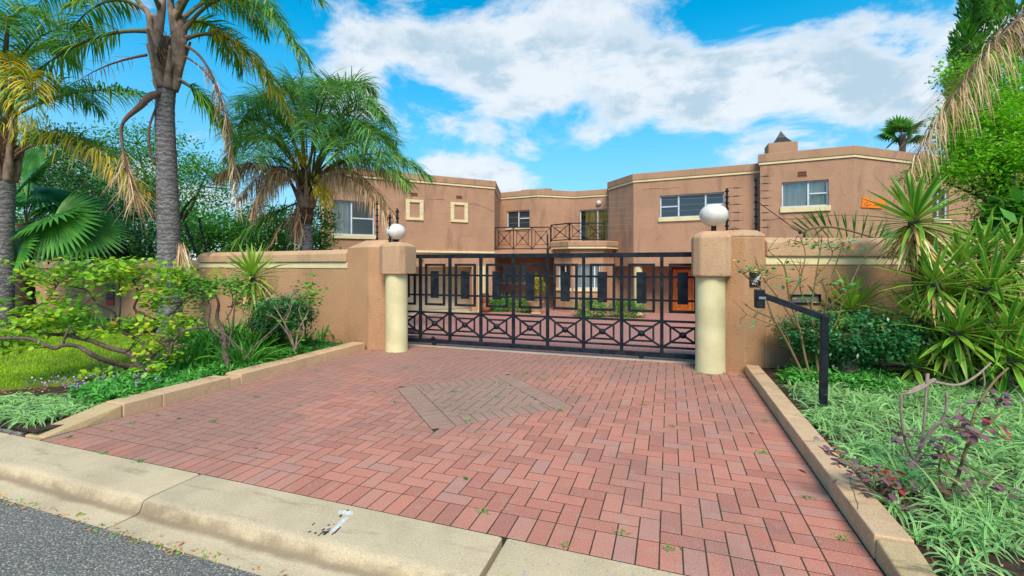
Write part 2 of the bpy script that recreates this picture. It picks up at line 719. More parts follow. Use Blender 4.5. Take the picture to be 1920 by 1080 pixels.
def m_asphalt():
    m, t, b = new_mat('asphalt')
    p = pos(t)
    v = t.n('ShaderNodeTexVoronoi')
    t.put(v.inputs['Vector'], p)
    v.inputs['Scale'].default_value = 95
    g = t.n('ShaderNodeSeparateColor')
    t.put(g.inputs[0], v.outputs['Color'])
    col = t.ramp(g.outputs[0], [(0, (.15, .14, .115)), (.5, (.25, .23, .19)), (.82, (.34, .3, .24)), (1, (.6, .5, .36))])
    col = t.mix(t.ss(v.outputs['Distance'], .3, .65), col, (.1, .1, .095))
    col = t.mix(t.m('MULTIPLY', t.ss(t.noise(p, 1.6, 5), .48, .7), .5), col, (.27, .25, .22))
    t.put(b.inputs['Base Color'], col)
    b.inputs['Roughness'].default_value = .85
    bump(t, b, t.m('SUBTRACT', 1, v.outputs['Distance']), .7, .008)
    return m


M['asphalt'] = m_asphalt()


def m_kerb(name, c, stone=.25, grime=.6):
    m, t, b = new_mat(name)
    p = pos(t)
    col = t.mix(t.ss(t.noise(p, 2.2, 6, .65), .35, .7), c, tuple(x * .78 for x in c))
    sp = t.noise(p, 95, 4, .8)
    col = t.mix(t.m('MULTIPLY', t.ss(sp, .52, .66), .6), col, tuple(min(1, x * 1.4) for x in c))
    col = t.mix(t.m('MULTIPLY', t.m('SUBTRACT', 1, t.ss(sp, .33, .46)), .6), col, tuple(x * .5 for x in c))
    gr = t.noise(t.vmul(p, (.7, 3, 3)), 2.6, 6, .65)
    col = t.mix(t.m('MULTIPLY', t.ss(gr, .55, .75), grime), col, (.15, .1, .06))
    v = t.n('ShaderNodeTexVoronoi')
    t.put(v.inputs['Vector'], p)
    v.inputs['Scale'].default_value = 42
    g = t.n('ShaderNodeSeparateColor')
    t.put(g.inputs[0], v.outputs['Color'])
    sel = t.m('MULTIPLY', t.m('GREATER_THAN', g.outputs[0], .82), t.m('LESS_THAN', v.outputs['Distance'], .3))
    col = t.mix(t.m('MULTIPLY', sel, stone), col, (.3, .33, .36))
    if name in ('kerb_concrete', 'patched_kerb_concrete'):      # silt and shadow of the channel crease, both put into the colour
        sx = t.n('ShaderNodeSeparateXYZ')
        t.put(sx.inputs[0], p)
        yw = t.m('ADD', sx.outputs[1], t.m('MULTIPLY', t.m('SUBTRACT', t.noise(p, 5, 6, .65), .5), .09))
        silt_shade = t.m('MULTIPLY', t.ss(yw, 1.885, 1.935), t.m('SUBTRACT', 1, t.ss(yw, 1.95, 1.985)))
        col = t.mix(t.m('MULTIPLY', silt_shade, .65), col, (.17, .115, .065))
    t.put(b.inputs['Base Color'], col)
    b.inputs['Roughness'].default_value = .92
    bump(t, b, sp, .7, .006)
    return m


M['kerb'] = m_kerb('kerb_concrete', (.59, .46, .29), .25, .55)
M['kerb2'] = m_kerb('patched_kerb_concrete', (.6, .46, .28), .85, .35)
M['gkerb'] = m_kerb('painted_garden_kerb', (.64, .42, .24), 0, .45)
M['gkerb_old'] = m_kerb('chipped_kerb_stone', (.52, .37, .19), .35, .95)


LEAFK = 2.25


def m_leaf(name, stops, trans=.3, rough=.5, edge=None, tipc=None, objrnd=False, edge_at=.62, spec=.35, var=3.0):
    m, t, b = new_mat(name)
    stops = [(p_, tuple(min(.8, x * LEAFK * k_) for x, k_ in zip(c_, (.9, 1, .7) if c_[1] > c_[0] else (1, .95, .85)))) for p_, c_ in stops]
    if objrnd:
        r = t.n('ShaderNodeObjectInfo').outputs['Random']
        a0 = t.n('ShaderNodeAttribute', attribute_name='rnd').outputs['Fac']
        r = t.m('FRACT', t.m('ADD', r, a0))
    else:
        r = t.n('ShaderNodeAttribute', attribute_name='rnd').outputs['Fac']
    col = t.ramp(r, stops)
    nz = t.noise(pos(t), var, 3)
    col = t.mix(t.m('MULTIPLY', t.ss(nz, .4, .7), .35), col, tuple(x * .55 for x in stops[0][1]))
    if edge:
        a = t.m('ABSOLUTE', t.n('ShaderNodeAttribute', attribute_name='a').outputs['Fac'])
        col = t.mix(t.ss(a, edge_at, edge_at + .14), col, edge)
    if tipc:
        tt = t.n('ShaderNodeAttribute', attribute_name='t').outputs['Fac']
        col = t.mix(t.ss(tt, tipc[0], tipc[1]), col, tipc[2])
    t.put(b.inputs['Base Color'], col)
    b.inputs['Roughness'].default_value = rough
    b.inputs['Specular IOR Level'].default_value = spec
    if trans:
        tr = t.n('ShaderNodeBsdfTranslucent')
        t.put(tr.inputs[0], t.mix(.3, col, (.14, .26, .0), 'ADD'))
        mx = t.n('ShaderNodeMixShader')
        mx.inputs[0].default_value = trans
        t.put(mx.inputs[1], b.outputs[0])
        t.put(mx.inputs[2], tr.outputs[0])
        t.put(m.node_tree.nodes['Material Output'].inputs[0], mx.outputs[0])
    return m


M['palm'] = m_leaf('palm_leaflet', [(0, (.022, .085, .022)), (.4, (.045, .15, .03)), (.75, (.09, .19, .03)), (1, (.2, .2, .03))], .3)
M['palm_teal'] = m_leaf('cool_palm_leaflet', [(0, (.03, .1, .035)), (.45, (.06, .17, .05)), (.8, (.11, .22, .05)), (1, (.2, .22, .05))], .32)
M['palm_yellow'] = m_leaf('yellowing_palm_leaflet', [(0, (.06, .13, .015)), (.4, (.18, .2, .02)), (.75, (.36, .25, .02)), (1, (.42, .2, .02))], .3)
M['palm_dead'] = m_leaf('dead_palm_leaflet', [(0, (.15, .08, .045)), (.5, (.27, .165, .1)), (1, (.42, .3, .2))], .15, .8)
M['rachis'] = plain('palm_rachis', (.15, .14, .045), (.1, .085, .03), 6, .6)
M['rachis_dead'] = plain('dead_palm_rachis', (.22, .125, .085), (.13, .075, .055), 8, .85)
M['flower'] = m_leaf('palm_flower', [(0, (.5, .28, .02)), (1, (.62, .4, .04))], .2)
M['fan'] = m_leaf('fan_palm_leaf', [(0, (.018, .08, .02)), (.5, (.035, .13, .028)), (1, (.075, .2, .04))], .3, .38, tipc=(.8, 1.05, (.12, .2, .05)))
M['yucca'] = m_leaf('variegated_yucca_leaf', [(0, (.03, .12, .02)), (.5, (.05, .17, .025)), (1, (.1, .22, .03))], .2, .4, edge=(.42, .45, .06), objrnd=True, edge_at=.58)
M['yucca_l'] = m_leaf('bright_yucca_leaf', [(0, (.06, .17, .02)), (.5, (.11, .24, .03)), (1, (.22, .3, .04))], .25, .4, edge=(.48, .45, .07), objrnd=True, edge_at=.6)
M['yucca_dead'] = m_leaf('dry_yucca_leaf', [(0, (.2, .11, .05)), (.5, (.36, .22, .1)), (1, (.52, .36, .2))], .1, .8)
M['rose'] = m_leaf('rose_leaf', [(0, (.04, .13, .015)), (.3, (.09, .2, .02)), (.65, (.19, .28, .025)), (.88, (.36, .33, .03)), (.95, (.5, .3, .03)), (1, (.6, .16, .02))], .35, .45)
M['rose_green'] = m_leaf('green_rose_leaf', [(0, (.025, .1, .02)), (.5, (.06, .17, .025)), (.9, (.11, .23, .03)), (1, (.3, .25, .03))], .3, .4)
M['rose_teal'] = m_leaf('young_rose_leaf', [(0, (.02, .12, .06)), (.45, (.04, .18, .07)), (.62, (.1, .2, .03)), (.72, (.36, .2, .03)), (.86, (.42, .06, .03)), (1, (.5, .02, .02))], .25, .35)
M['purple'] = m_leaf('purple_rose_leaf', [(0, (.06, .03, .045)), (.45, (.11, .05, .075)), (.72, (.09, .09, .06)), (.88, (.2, .015, .025)), (1, (.32, .02, .02))], .15, .32)
M['shrub'] = m_leaf('dark_shrub_leaf', [(0, (.012, .055, .026)), (.5, (.022, .095, .04)), (.9, (.045, .15, .05)), (1, (.28, .09, .02))], .15, .3, spec=.6)
M['strap'] = m_leaf('strap_leaf', [(0, (.015, .07, .012)), (.5, (.035, .13, .018)), (1, (.09, .21, .03))], .25, .4)
M['varieg'] = m_leaf('variegated_grass_leaf', [(0, (.02, .1, .025)), (.4, (.05, .19, .045)), (.85, (.11, .27, .07)), (.93, (.14, .3, .07)), (1, (.34, .3, .12))], .25, .6, edge=(.52, .66, .32), edge_at=.5, spec=.2)
M['lawn'] = m_leaf('lawn_blade', [(0, (.085, .15, .006)), (.5, (.15, .24, .007)), (1, (.25, .29, .012))], .3, .6)
M['cover'] = m_leaf('ground_cover_leaf', [(0, (.02, .1, .02)), (.5, (.045, .17, .035)), (1, (.1, .24, .05))], .25, .45)
M['bloom'] = m_leaf('violet_bloom', [(0, (.2, .13, .5)), (1, (.36, .25, .66))], .2)
M['tree_mid'] = m_leaf('mid_green_tree_leaf', [(0, (.02, .085, .015)), (.5, (.045, .15, .022)), (1, (.1, .22, .03))], .3)
M['tree_dark'] = m_leaf('dark_tree_leaf', [(0, (.012, .045, .02)), (.5, (.022, .075, .03)), (1, (.05, .12, .04))], .2)
M['tree_lime'] = m_leaf('lime_tree_leaf', [(0, (.05, .17, .012)), (.4, (.1, .26, .018)), (.8, (.18, .33, .02)), (1, (.42, .36, .02))], .35)
M['conifer'] = m_leaf('conifer_spray', [(0, (.02, .085, .012)), (.5, (.05, .15, .016)), (1, (.13, .25, .02))], .2)
M['litter'] = m_leaf('leaf_litter', [(0, (.2, .07, .025)), (.4, (.4, .18, .06)), (.7, (.12, .18, .03)), (1, (.08, .2, .02))], .1, .7)
M['litter_brown'] = m_leaf('soil_litter', [(0, (.12, .05, .025)), (.5, (.24, .12, .06)), (1, (.38, .22, .12))], .1, .8)


def m_trunk(name, c1, c2, ring):
    m, t, b = new_mat(name)
    p = pos(t)
    wv = t.n('ShaderNodeTexWave', wave_type='BANDS', bands_direction='Z')
    t.put(wv.inputs['Vector'], p)
    wv.inputs['Scale'].default_value = ring
    wv.inputs['Distortion'].default_value = 7
    wv.inputs['Detail'].default_value = 4
    wv.inputs['Detail Scale'].default_value = 3
    n = t.noise(t.vmul(p, (6, 6, 14)), 2, 5, .65)
    f = t.m('ADD', t.m('MULTIPLY', wv.outputs['Fac'], .2), t.m('MULTIPLY', n, .75))
    col = t.mix(t.ss(f, .3, .75), c2, c1)
    pale = t.noise(t.vmul(p, (5, 5, 16)), 3, 4, .6)
    col = t.mix(t.m('MULTIPLY', t.ss(pale, .56, .7), .65), col, (.42, .39, .38))
    t.put(b.inputs['Base Color'], col)
    b.inputs['Roughness'].default_value = .9
    bump(t, b, f, .9, .03)
    return m


M['trunk'] = m_trunk('ringed_palm_trunk', (.27, .245, .235), (.085, .077, .08), 3.1)
M['boot'] = plain('palm_leaf_base', (.3, .21, .16), (.13, .085, .06), 5, .85, bs=.5, bscale=25, bdist=.01)
M['fibre'] = plain('palm_fibre', (.1, .06, .035), (.04, .025, .018), 22, .95, bs=.8, bscale=60)
M['ytrunk'] = plain('yucca_trunk', (.16, .13, .1), (.06, .05, .04), 26, .9, bs=.8, bscale=45, bdist=.015)
M['treebark'] = plain('tree_bark', (.07, .05, .04), (.035, .026, .02), 12, .9)
M['ivybark'] = plain('ivy_covered_bark', (.12, .09, .06), (.05, .06, .03), 9, .9, bs=.9, bscale=30, bdist=.02)

# ================================================================== the setting
# ---- ground: one sheet to the horizon (soil), road, kerb, lawn, paved drive, sloping forecourt
def ground_z(x, y):
    """forecourt falls to the house"""
    if y < 7.7: return 0.
    return -.68 * min(1, (y - 7.7) / 9.5)


g = MB()
g.face([(-900, -900, -1.2), (900, -900, -1.2), (900, 1500, -1.2), (-900, 1500, -1.2)])
tag(g.build('ground', M['soil']), kind='structure', label='bare earth ground reaching the horizon')

g = MB()
g.face([(-60, -30, -.078), (60, -30, -.078), (60, 1.79, -.078), (-60, 1.79, -.078)])
tag(g.build('road', M['asphalt']), kind='structure', label='grey asphalt road in the foreground')

# garden beds: gently uneven soil either side of the drive
def bed(name, x0, x1, y0, y1, nx, ny, mat, z, amp, label):
    m = MB()
    for i in range(nx + 1):
        for j in range(ny + 1):
            x = x0 + (x1 - x0) * i / nx
            y = y0 + (y1 - y0) * j / ny
            e = min(1, i, nx - i, j, ny - j)
            m.v.append((x, y, z + amp * e * (math.sin(x * 3.1 + y * 1.7) + math.sin(y * 4.3 - x * 2.2)) * .5))
    for i in range(nx):
        for j in range(ny):
            a = i * (ny + 1) + j
            m.f.append([a, a + ny + 1, a + ny + 2, a + 1])
    return tag(m.build(name, mat, smooth=True), kind='structure', label=label)


bed('garden_bed', -22, -5.2, 2.36, 9.0, 60, 30, M['soil'], .05, .02, 'brown soil bed left of the drive')
bed('garden_bed', 1.12, 14, 2.2, 10.0, 50, 40, M['soil'], .05, .025, 'brown soil bed right of the drive')
bed('garden_soil', -60, -9.6, 9.0, 14.2, 20, 8, M['soil'], -.05, .03, 'garden soil behind the left boundary wall')
bed('garden_soil', -60, -15.0, 14.2, 60, 20, 20, M['soil'], -.05, .03, 'garden ground left of the house')
bed('garden_soil', 6.5, 60, 10.0, 60, 20, 20, M['soil'], -.05, .03, 'ground behind the right boundary wall')

lawn_m = plain('lawn_turf', (.2, .3, .014), (.14, .16, .02), 5, .95, bs=.9, bscale=70, bdist=.02)
m = MB()
LAWN = [(-16, 2.95), (-7.3, 2.95), (-6.85, 3.5), (-7.1, 4.3), (-8.2, 5.4), (-9.6, 6.1), (-12, 6.3), (-16, 6.0)]
m.prism(LAWN, .03, .085)
lawn = tag(m.build('lawn', lawn_m), kind='structure', label='bright green mown lawn beside the rose bed')

# street kerb: cast segments with rolled edge and channel
kerb = empty('street_kerb', (0, 1.8, 0), kind='structure', label='concrete street kerb with a rolled edge and channel')
prof = [(2.35, .0), (2.03, -.001), (1.995, -.005), (1.98, -.015), (1.968, -.05), (1.958, -.068), (1.94, -.076), (1.77, -.074), (1.77, -.2), (2.35, -.2)]
joints = [-17.16, -14.83, -12.5, -10.18, -7.85, -5.52, -3.19, -.86, 1.47, 3.8, 6.13]
for i in range(len(joints) - 1):
    m = MB()
    x0, x1 = joints[i] + (.016 if i == 7 else .006), joints[i + 1] - (.014 if i == 6 else .006)
    n = len(prof)
    steps = [x0, x0 + .012] + list(np.linspace(x0 + .3, x1 - .3, 5)) + [x1 - .012, x1]
    for k, x in enumerate(steps):
        e = .006 if k in (0, len(steps) - 1) else 0
        for (y, z) in prof:
            wob = 0 if z < -.1 or y > 2.3 else .003 * math.sin(x * 2.3 + y * 9) + .002 * math.sin(x * 7.1)
            m.v.append((x, y + (wob if y < 2.3 else 0), z - (e if z > -.1 else 0)))
    for k in range(len(steps) - 1):
        for q in range(n):
            r = (q + 1) % n
            m.f.append([k * n + q, k * n + r, (k + 1) * n + r, (k + 1) * n + q])
    m.f.append(list(range(n)))
    m.f.append([(len(steps) - 1) * n + q for q in reversed(range(n))])
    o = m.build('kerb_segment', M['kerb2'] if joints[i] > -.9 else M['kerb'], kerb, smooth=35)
    if abs(joints[i] + 3.19) < .01:
        seg7 = o
        o['label'] = 'kerb segment with a worn painted numeral'
# worn painted numeral on the kerb
def flat(name, pts, mat, parent, z, th=.0012):
    P = [gnd(540 + x / 7.717, 880 + y / 7.717, z) for x, y in pts]
    m = MB()
    poly = [(p[0], p[1]) for p in P]
    ar = sum(poly[i - 1][0] * poly[i][1] - poly[i][0] * poly[i - 1][1] for i in range(len(poly)))
    if ar < 0: poly.reverse()
    return m.prism(poly, z - th, z)


num = flat('painted_numeral', [(720, 625), (745, 590), (850, 600), (940, 610), (945, 645), (890, 662), (800, 635), (740, 640)], M['white'], None, .0012, .003)
n2_ = flat('n', [(860, 690), (892, 692), (775, 790), (770, 812), (660, 900), (620, 885), (700, 810), (790, 712)], M['white'], None, .0012, .003)
b_ = len(num.v)
num.v += n2_.v
num.f += [[i + b_ for i in f] for f in n2_.f]
num.build('painted_numeral', M['white'], seg7)['label'] = 'worn white numeral painted on the kerb'
blk = MB()
flk = [[(605, 882), (590, 905), (545, 942), (500, 947), (520, 905), (560, 888)], [(540, 885), (505, 915), (450, 955), (425, 960), (470, 925), (500, 895)],
       [(765, 820), (760, 845), (690, 915), (640, 945), (630, 940), (690, 890)], [(780, 650), (785, 670), (760, 690), (738, 685), (755, 660)],
       [(390, 765), (385, 785), (355, 810), (345, 800)], [(515, 855), (540, 858), (500, 885), (480, 880)], [(670, 778), (675, 790), (650, 800)],
       [(410, 905), (415, 925), (385, 930), (380, 912)], [(330, 885), (335, 900), (300, 912), (285, 905)], [(850, 580), (885, 583), (875, 597), (850, 596)],
       [(600, 790), (612, 800), (580, 815), (565, 808)], [(610, 850), (625, 857), (590, 872), (560, 868)]]
for f_ in flk:
    q = flat('n', f_, None, None, .001, .003)
    b_ = len(blk.v)
    blk.v += q.v
    blk.f += [[i + b_ for i in f] for f in q.f]
blk.build('paint_flecks', M['paintblack'], seg7)['label'] = 'flaking black paint round the numeral'

# ---- paved drive ------------------------------------------------------------
DX0, DX1, DY0, DY1 = -5.09, .98, 2.355, 7.62
BW = .1145                                   # paver pitch
drive = empty('driveway', (-2, 4.8, 0), kind='structure', label='red herringbone paved driveway with a grey diamond')
MB().box(DX0 - .02, DY0, -.12, DX1 + .02, DY1, -.0009).build('joint_sand', M['joint'], drive)
DC = np.array((-2.06, 4.78))
DH = 1.09                                    # half diagonal of the diamond


def clip(poly, a, b, c):
    """keep a*x+b*y <= c"""
    out = []
    for i in range(len(poly)):
        p, q = poly[i - 1], poly[i]
        dp, dq = a * p[0] + b * p[1] - c, a * q[0] + b * q[1] - c
        if (dp <= 0) != (dq <= 0):
            t = dp / (dp - dq)
            out.append((p[0] + t * (q[0] - p[0]), p[1] + t * (q[1] - p[1])))
        if dq <= 0: out.append(q)
    return out


def area(p):
    return .5 * sum(p[i - 1][0] * p[i][1] - p[i][0] * p[i - 1][1] for i in range(len(p)))


def rect(x0, y0, x1, y1):
    return [(x0, y0), (x1, y0), (x1, y1), (x0, y1)]


pavers = []                                  # (polygon, grey?)
for i in range(int((DX1 - DX0) / BW) + 1):   # soldier course along the street
    x = DX1 - .23 - (i + 1) * BW
    r = clip(clip(rect(x, DY0, x + BW, DY0 + 2 * BW), -1, 0, -(DX0)), 1, 0, DX1 - .23)
    if len(r) > 2 and area(r) > .002: pavers.append((r, 0))
for i in range(int((DY1 - DY0) / BW) + 1):   # header course along the right kerb
    y = DY0 + i * BW
    r = clip(rect(DX1 - .23, y, DX1, y + BW), 0, 1, DY1)
    if len(r) > 2 and area(r) > .002: pavers.append((r, 0))
HX0, HX1, HY0, HY1 = DX0, DX1 - .23, DY0 + 2 * BW, DY1
sq = math.sqrt(.5)
dirs = [(sq, sq), (-sq, sq), (-sq, -sq), (sq, -sq)]
rin = DH * sq
for i in range(-60, 70):
    for j in range(-5, 62):
        k = (i - j) % 4
        x, y = HX0 + i * BW, HY0 + j * BW
        if k == 0: r = rect(x, y, x + 2 * BW, y + BW)
        elif k == 3: r = rect(x, y, x + BW, y + 2 * BW)
        else: continue
        r = clip(clip(clip(clip(r, -1, 0, -HX0), 1, 0, HX1), 0, -1, -HY0), 0, 1, HY1)
        if len(r) < 3 or area(r) < .001: continue
        # against the diamond
        c = np.mean(r, 0) - DC
        q = r
        for (a, b) in dirs:
            q = clip(q, a, b, a * DC[0] + b * DC[1] + rin - 2 * BW)
            if len(q) < 3: break
        if len(q) > 2 and area(q) > .0015: pavers.append((q, 1))
        a, b = max(dirs, key=lambda d_: d_[0] * c[0] + d_[1] * c[1])
        q = clip(r, -a, -b, -(a * DC[0] + b * DC[1] + rin))
        if len(q) > 2 and area(q) > .0015: pavers.append((q, 0))
for n, (a, b) in enumerate(dirs):            # grey border course of the diamond
    tx, ty = -b, a
    cnt = int(2 * rin / BW)
    for i in range(cnt + 1):
        s0 = -rin + i * BW
        s1 = min(s0 + BW, rin)
        if s1 - s0 < .02: continue
        P = [(DC[0] + a * (rin - o_) + tx * s_, DC[1] + b * (rin - o_) + ty * s_) for o_, s_ in ((2 * BW, s0), (0, s0), (0, s1), (2 * BW, s1))]
        if n % 2:                            # butt the alternate sides
            P = clip(P, tx, ty, tx * DC[0] + ty * DC[1] + rin - 2 * BW)
            if len(P) > 2: P = clip(P, -tx, -ty, -(tx * DC[0] + ty * DC[1]) + rin - 2 * BW)
        if len(P) > 2 and abs(area(P)) > .001:
            pavers.append((P if area(P) > 0 else P[::-1], 1))


def brick_rings(poly):
    P = inset(poly, .0036)
    Q = inset(poly, .0050)
    return [(x, y, -.03) for x, y in P] + [(x, y, -.0014) for x, y in P] + [(x, y, 0) for x, y in Q]


def brick_faces(n, b=0):
    f = []
    for k in range(2):
        for i in range(n):
            j = (i + 1) % n
            f.append([b + k * n + i, b + k * n + j, b + (k + 1) * n + j, b + (k + 1) * n + i])
    f.append([b + 2 * n + i for i in range(n)])
    return f


def shows(p):
    c = np.mean(p, 0)
    d = -c[0] * SN + c[1] * CS
    l = c[0] * CS + c[1] * SN
    if d < .5: return 0
    if abs(l / d) > 1.13 or EYE / d > .69: return 0
    return abs(area(p)) / d ** 3


pavers.sort(key=lambda p: -shows(p[0]))
shared = {}
rest = {0: MB(), 1: MB()}
rest_r = {0: [], 1: []}
for n, (p, grey) in enumerate(pavers):
    rv = random.random()
    dzv = random.uniform(.0, .0009)
    if n < 300:
        c = np.mean(p, 0)
        key = (grey, tuple(round(v, 3) for q in p for v in (q[0] - c[0], q[1] - c[1])))
        if key not in shared:
            m = MB()
            m.v = brick_rings([(x - c[0], y - c[1]) for x, y in p])
            m.f = brick_faces(len(p))
            me = m.mesh('paver')
            me.materials.append(M['paver_grey' if grey else 'paver'])
            shared[key] = me
        o = bpy.data.objects.new('paver', shared[key])
        o.location = (c[0], c[1], dzv)
        o.rotation_euler = (random.gauss(0, .002), random.gauss(0, .002), random.gauss(0, .004))
        o['rnd'] = rv
        link(o, drive)
    else:
        m = rest[grey]
        b = len(m.v)
        m.v += [(x, y, z + dzv) for x, y, z in brick_rings(p)]
        m.f += brick_faces(len(p), b)
        rest_r[grey] += [rv] * (3 * len(p))
for gk in (0, 1):
    if not rest[gk].v: continue
    o = rest[gk].build('far_pavers', M['paver_grey' if gk else 'paver'], drive, fix=False)
    at = o.data.attributes.new('rnd', 'FLOAT', 'POINT')
    at.data.foreach_set('value', rest_r[gk])
    o['kind'] = 'stuff'
    o['label'] = 'grey brown pavers of the diamond' if gk else 'red pavers towards the gate'

# forecourt behind the gate, falling to the house
m = MB()
cx = np.linspace(-16, 9, 26)
cy = [7.625, 8.6, 9.6, 11, 12.5, 14, 15.6, 17.2, 19, 21.5, 24.6]
for y in cy:
    for x in cx:
        m.v.append((x, y, ground_z(x, y) - .006))
for j in range(len(cy) - 1):
    for i in range(len(cx) - 1):
        a = j * len(cx) + i
        m.f.append([a, a + 1, a + 1 + len(cx), a + len(cx)])
tag(m.build('forecourt', M['court']), kind='structure', label='red brick forecourt behind the gate')
# gate track: concrete strip with a steel rail
trk = empty('gate_track', (-2, 7.5, 0), kind='structure', label='pale concrete strip with the sliding gate rail')
MB().box(-5.4, 7.40, -.05, .9, 7.56, .004).build('track_strip', M['concrete_pale'], trk)
MB().box(-5.4, 7.485, .004, .9, 7.505, .013).build('rail', M['steel'], trk)

# garden kerbs either side of the drive
lk = empty('garden_kerb', (-5.22, 4.6, 0), kind='structure', label='painted garden kerb left of the drive, cracked, with a sloping end')
ycuts = [6.75, 5.75, 5.0, 4.28, 4.14, 3.35, 2.98]
for i in range(len(ycuts) - 1):
    y1, y0 = ycuts[i] - .003, ycuts[i + 1] + .003
    m = MB()
    t1 = .13
    x0, x1 = -5.36 + random.uniform(-.004, .004), -5.09 + random.uniform(-.003, .003)
    if i == 3:
        t1 = .10
    m.box(x0, y0, -.1, x1, y1, t1 + random.uniform(-.003, .003))
    m.build('kerb_block', M['gkerb'], lk, bevel=.008)
m = MB()
m.hexa([(-5.36, 2.36, -.1), (-5.10, 2.40, -.1), (-5.09, 2.977, -.1), (-5.36, 2.977, -.1), (-5.33, 2.36, .015), (-5.13, 2.40, .01), (-5.1, 2.977, .125), (-5.36, 2.977, .13)])
o = m.build('kerb_end', M['gkerb_old'], lk, bevel=.012)
o['label'] = 'sloping chipped end of the kerb'
rk = empty('garden_kerb', (1.1, 4.6, 0), kind='structure', label='painted garden kerb right of the drive with hairline cracks')
ycuts = [7.02, 6.35, 5.5, 4.75, 3.9, 3.35, 2.80]
for i in range(len(ycuts) - 1):
    y1, y0 = ycuts[i] - .002, ycuts[i + 1] + .002
    o = MB().box(.985, y0, -.1, 1.155, y1, .125 + random.uniform(-.002, .002)).build('kerb_block', M['gkerb'], rk, bevel=.008)
m = MB().hexa([(.985, 2.36, -.1), (1.155, 2.36, -.1), (1.155, 2.797, -.1), (.985, 2.797, -.1), (1.0, 2.36, .06), (1.15, 2.36, .05), (1.155, 2.797, .118), (.99, 2.797, .112)])
m.build('kerb_end', M['gkerb_old'], rk, bevel=.012)['label'] = 'broken kerb end of bare yellow stone'
# hairline cracks on top of the right kerb: thin dark grooves
for (ya, yb, xa, xb) in ((3.05, 3.62, 1.0, 1.12), (6.4, 6.52, 1.0, 1.15), (4.1, 4.16, .99, 1.15)):
    P = [(xa + (xb - xa) * t + random.uniform(-.007, .007), ya + (yb - ya) * t, .1265) for t in np.linspace(0, 1, 9)]
    m = MB()
    for a, b in zip(P[:-1], P[1:]): m.bar(a, b, .0016, .003)
    m.build('crack', M['treebark_'], rk)
m = MB().box(-6.6, 2.37, -.05, -5.42, 2.55, .018)
tag(m.build('verge_strip', M['asphalt'], bevel=.01), kind='structure', label='dark strip of paving left of the kerb end')
m = MB().box(-6.6, 2.45, .0182, -5.5, 2.51, .0222)
tag(m.build('verge_line', M['white']), kind='structure', label='white painted line on the dark strip')

# ================================================================== boundary walls
def wall_run(name, line, th, ztop, label, cat='wall', band=True, zc=None):
    """plastered garden wall with overhanging sloped coping and cream band under it; line runs left to right seen from the street"""
    x0 = np.mean([p[0] for p in line])
    y0 = np.mean([p[1] for p in line])
    w_ = empty(name, (x0, y0, 0), label, cat)
    zc = zc or ztop - .22
    MB().sweep(line, [(0, -.15), (0, zc + .02), (-th, zc + .02), (-th, -.15)]).build('wall_body', M['wall'], w_, bevel=.015)
    MB().sweep(line, [(.05, zc), (.05, ztop - .07), (-.07, ztop), (-th + .05, ztop), (-th - .05, ztop - .07), (-th - .05, zc)]).build('coping', M['coping'], w_, bevel=.02)
    if band:
        MB().sweep(line, [(.014, zc - .115), (.014, zc - .004), (-.02, zc - .004), (-.02, zc - .115)]).build('cream_band', M['cream'], w_, bevel=.006)
    return w_


wl = wall_run('boundary_wall', [(-10.25, 7.55), (-7.05, 7.2), (-5.62, 6.93)], .3, 1.79, 'tan plastered boundary wall with cream band left of the gate', zc=1.555)
wlow = wall_run('boundary_wall', [(-32, 8.9), (-14, 7.95), (-10.28, 7.72)], .3, 1.62, 'lower tan boundary wall behind the tall palm trunk', band=False, zc=1.40)
wr = wall_run('boundary_wall', [(1.28, 7.28), (2.3, 7.8), (3.7, 8.3), (7.5, 9.6)], .3, 1.9, 'tan plastered boundary wall with cream band behind the yuccas', zc=1.62)
m = MB()


# left pier
pl = empty('gate_pier', (-4.75, 6.95, 0), 'left gate pier with tan cap block over a cream round column', 'gate pier', 'piers of the sliding gate')
poly = [(-5.62, 6.93), (-5.06, 6.80), (-4.62, 6.98), (-4.62, 7.33), (-5.62, 7.33)]
b_ = MB()
n = len(poly)
b_.prism(poly, -.1, 1.82)
b_.build('pier_body', M['wall'], pl, bevel=.02)
m = MB()                                     # hipped top of the pier
zt = 1.815
A, B, Cc, D, E_ = [(x, y) for x, y in poly]
m.v = [(*A, zt), (*B, zt), (*Cc, zt), (*D, zt), (*E_, zt), (-5.28, 7.0, 1.95), (-4.98, 6.95, 1.95), (-4.72, 7.05, 1.95), (-4.72, 7.25, 1.95), (-5.28, 7.25, 1.95)]
m.f = [[0, 1, 6, 5], [1, 2, 7, 6], [2, 3, 8, 7], [3, 4, 9, 8], [4, 0, 5, 9], [5, 6, 7, 8, 9]]
m.build('pier_top', M['coping'], pl, bevel=.015)
MB().lathe([(.198, -.02), (.198, .03), (.192, .07), (.19, 1.36)], (-4.53, 6.88, 0), 40).build('column', M['column'], pl, smooth=40)
cap = [(-4.76, 6.70), (-4.66, 6.64), (-4.34, 6.66), (-4.28, 6.76), (-4.28, 7.12), (-4.76, 7.16)]
m = MB().prism(cap, 1.345, 1.83, .12, 1.90)
m.build('cap', M['coping'], pl, bevel=.03, seg=3)
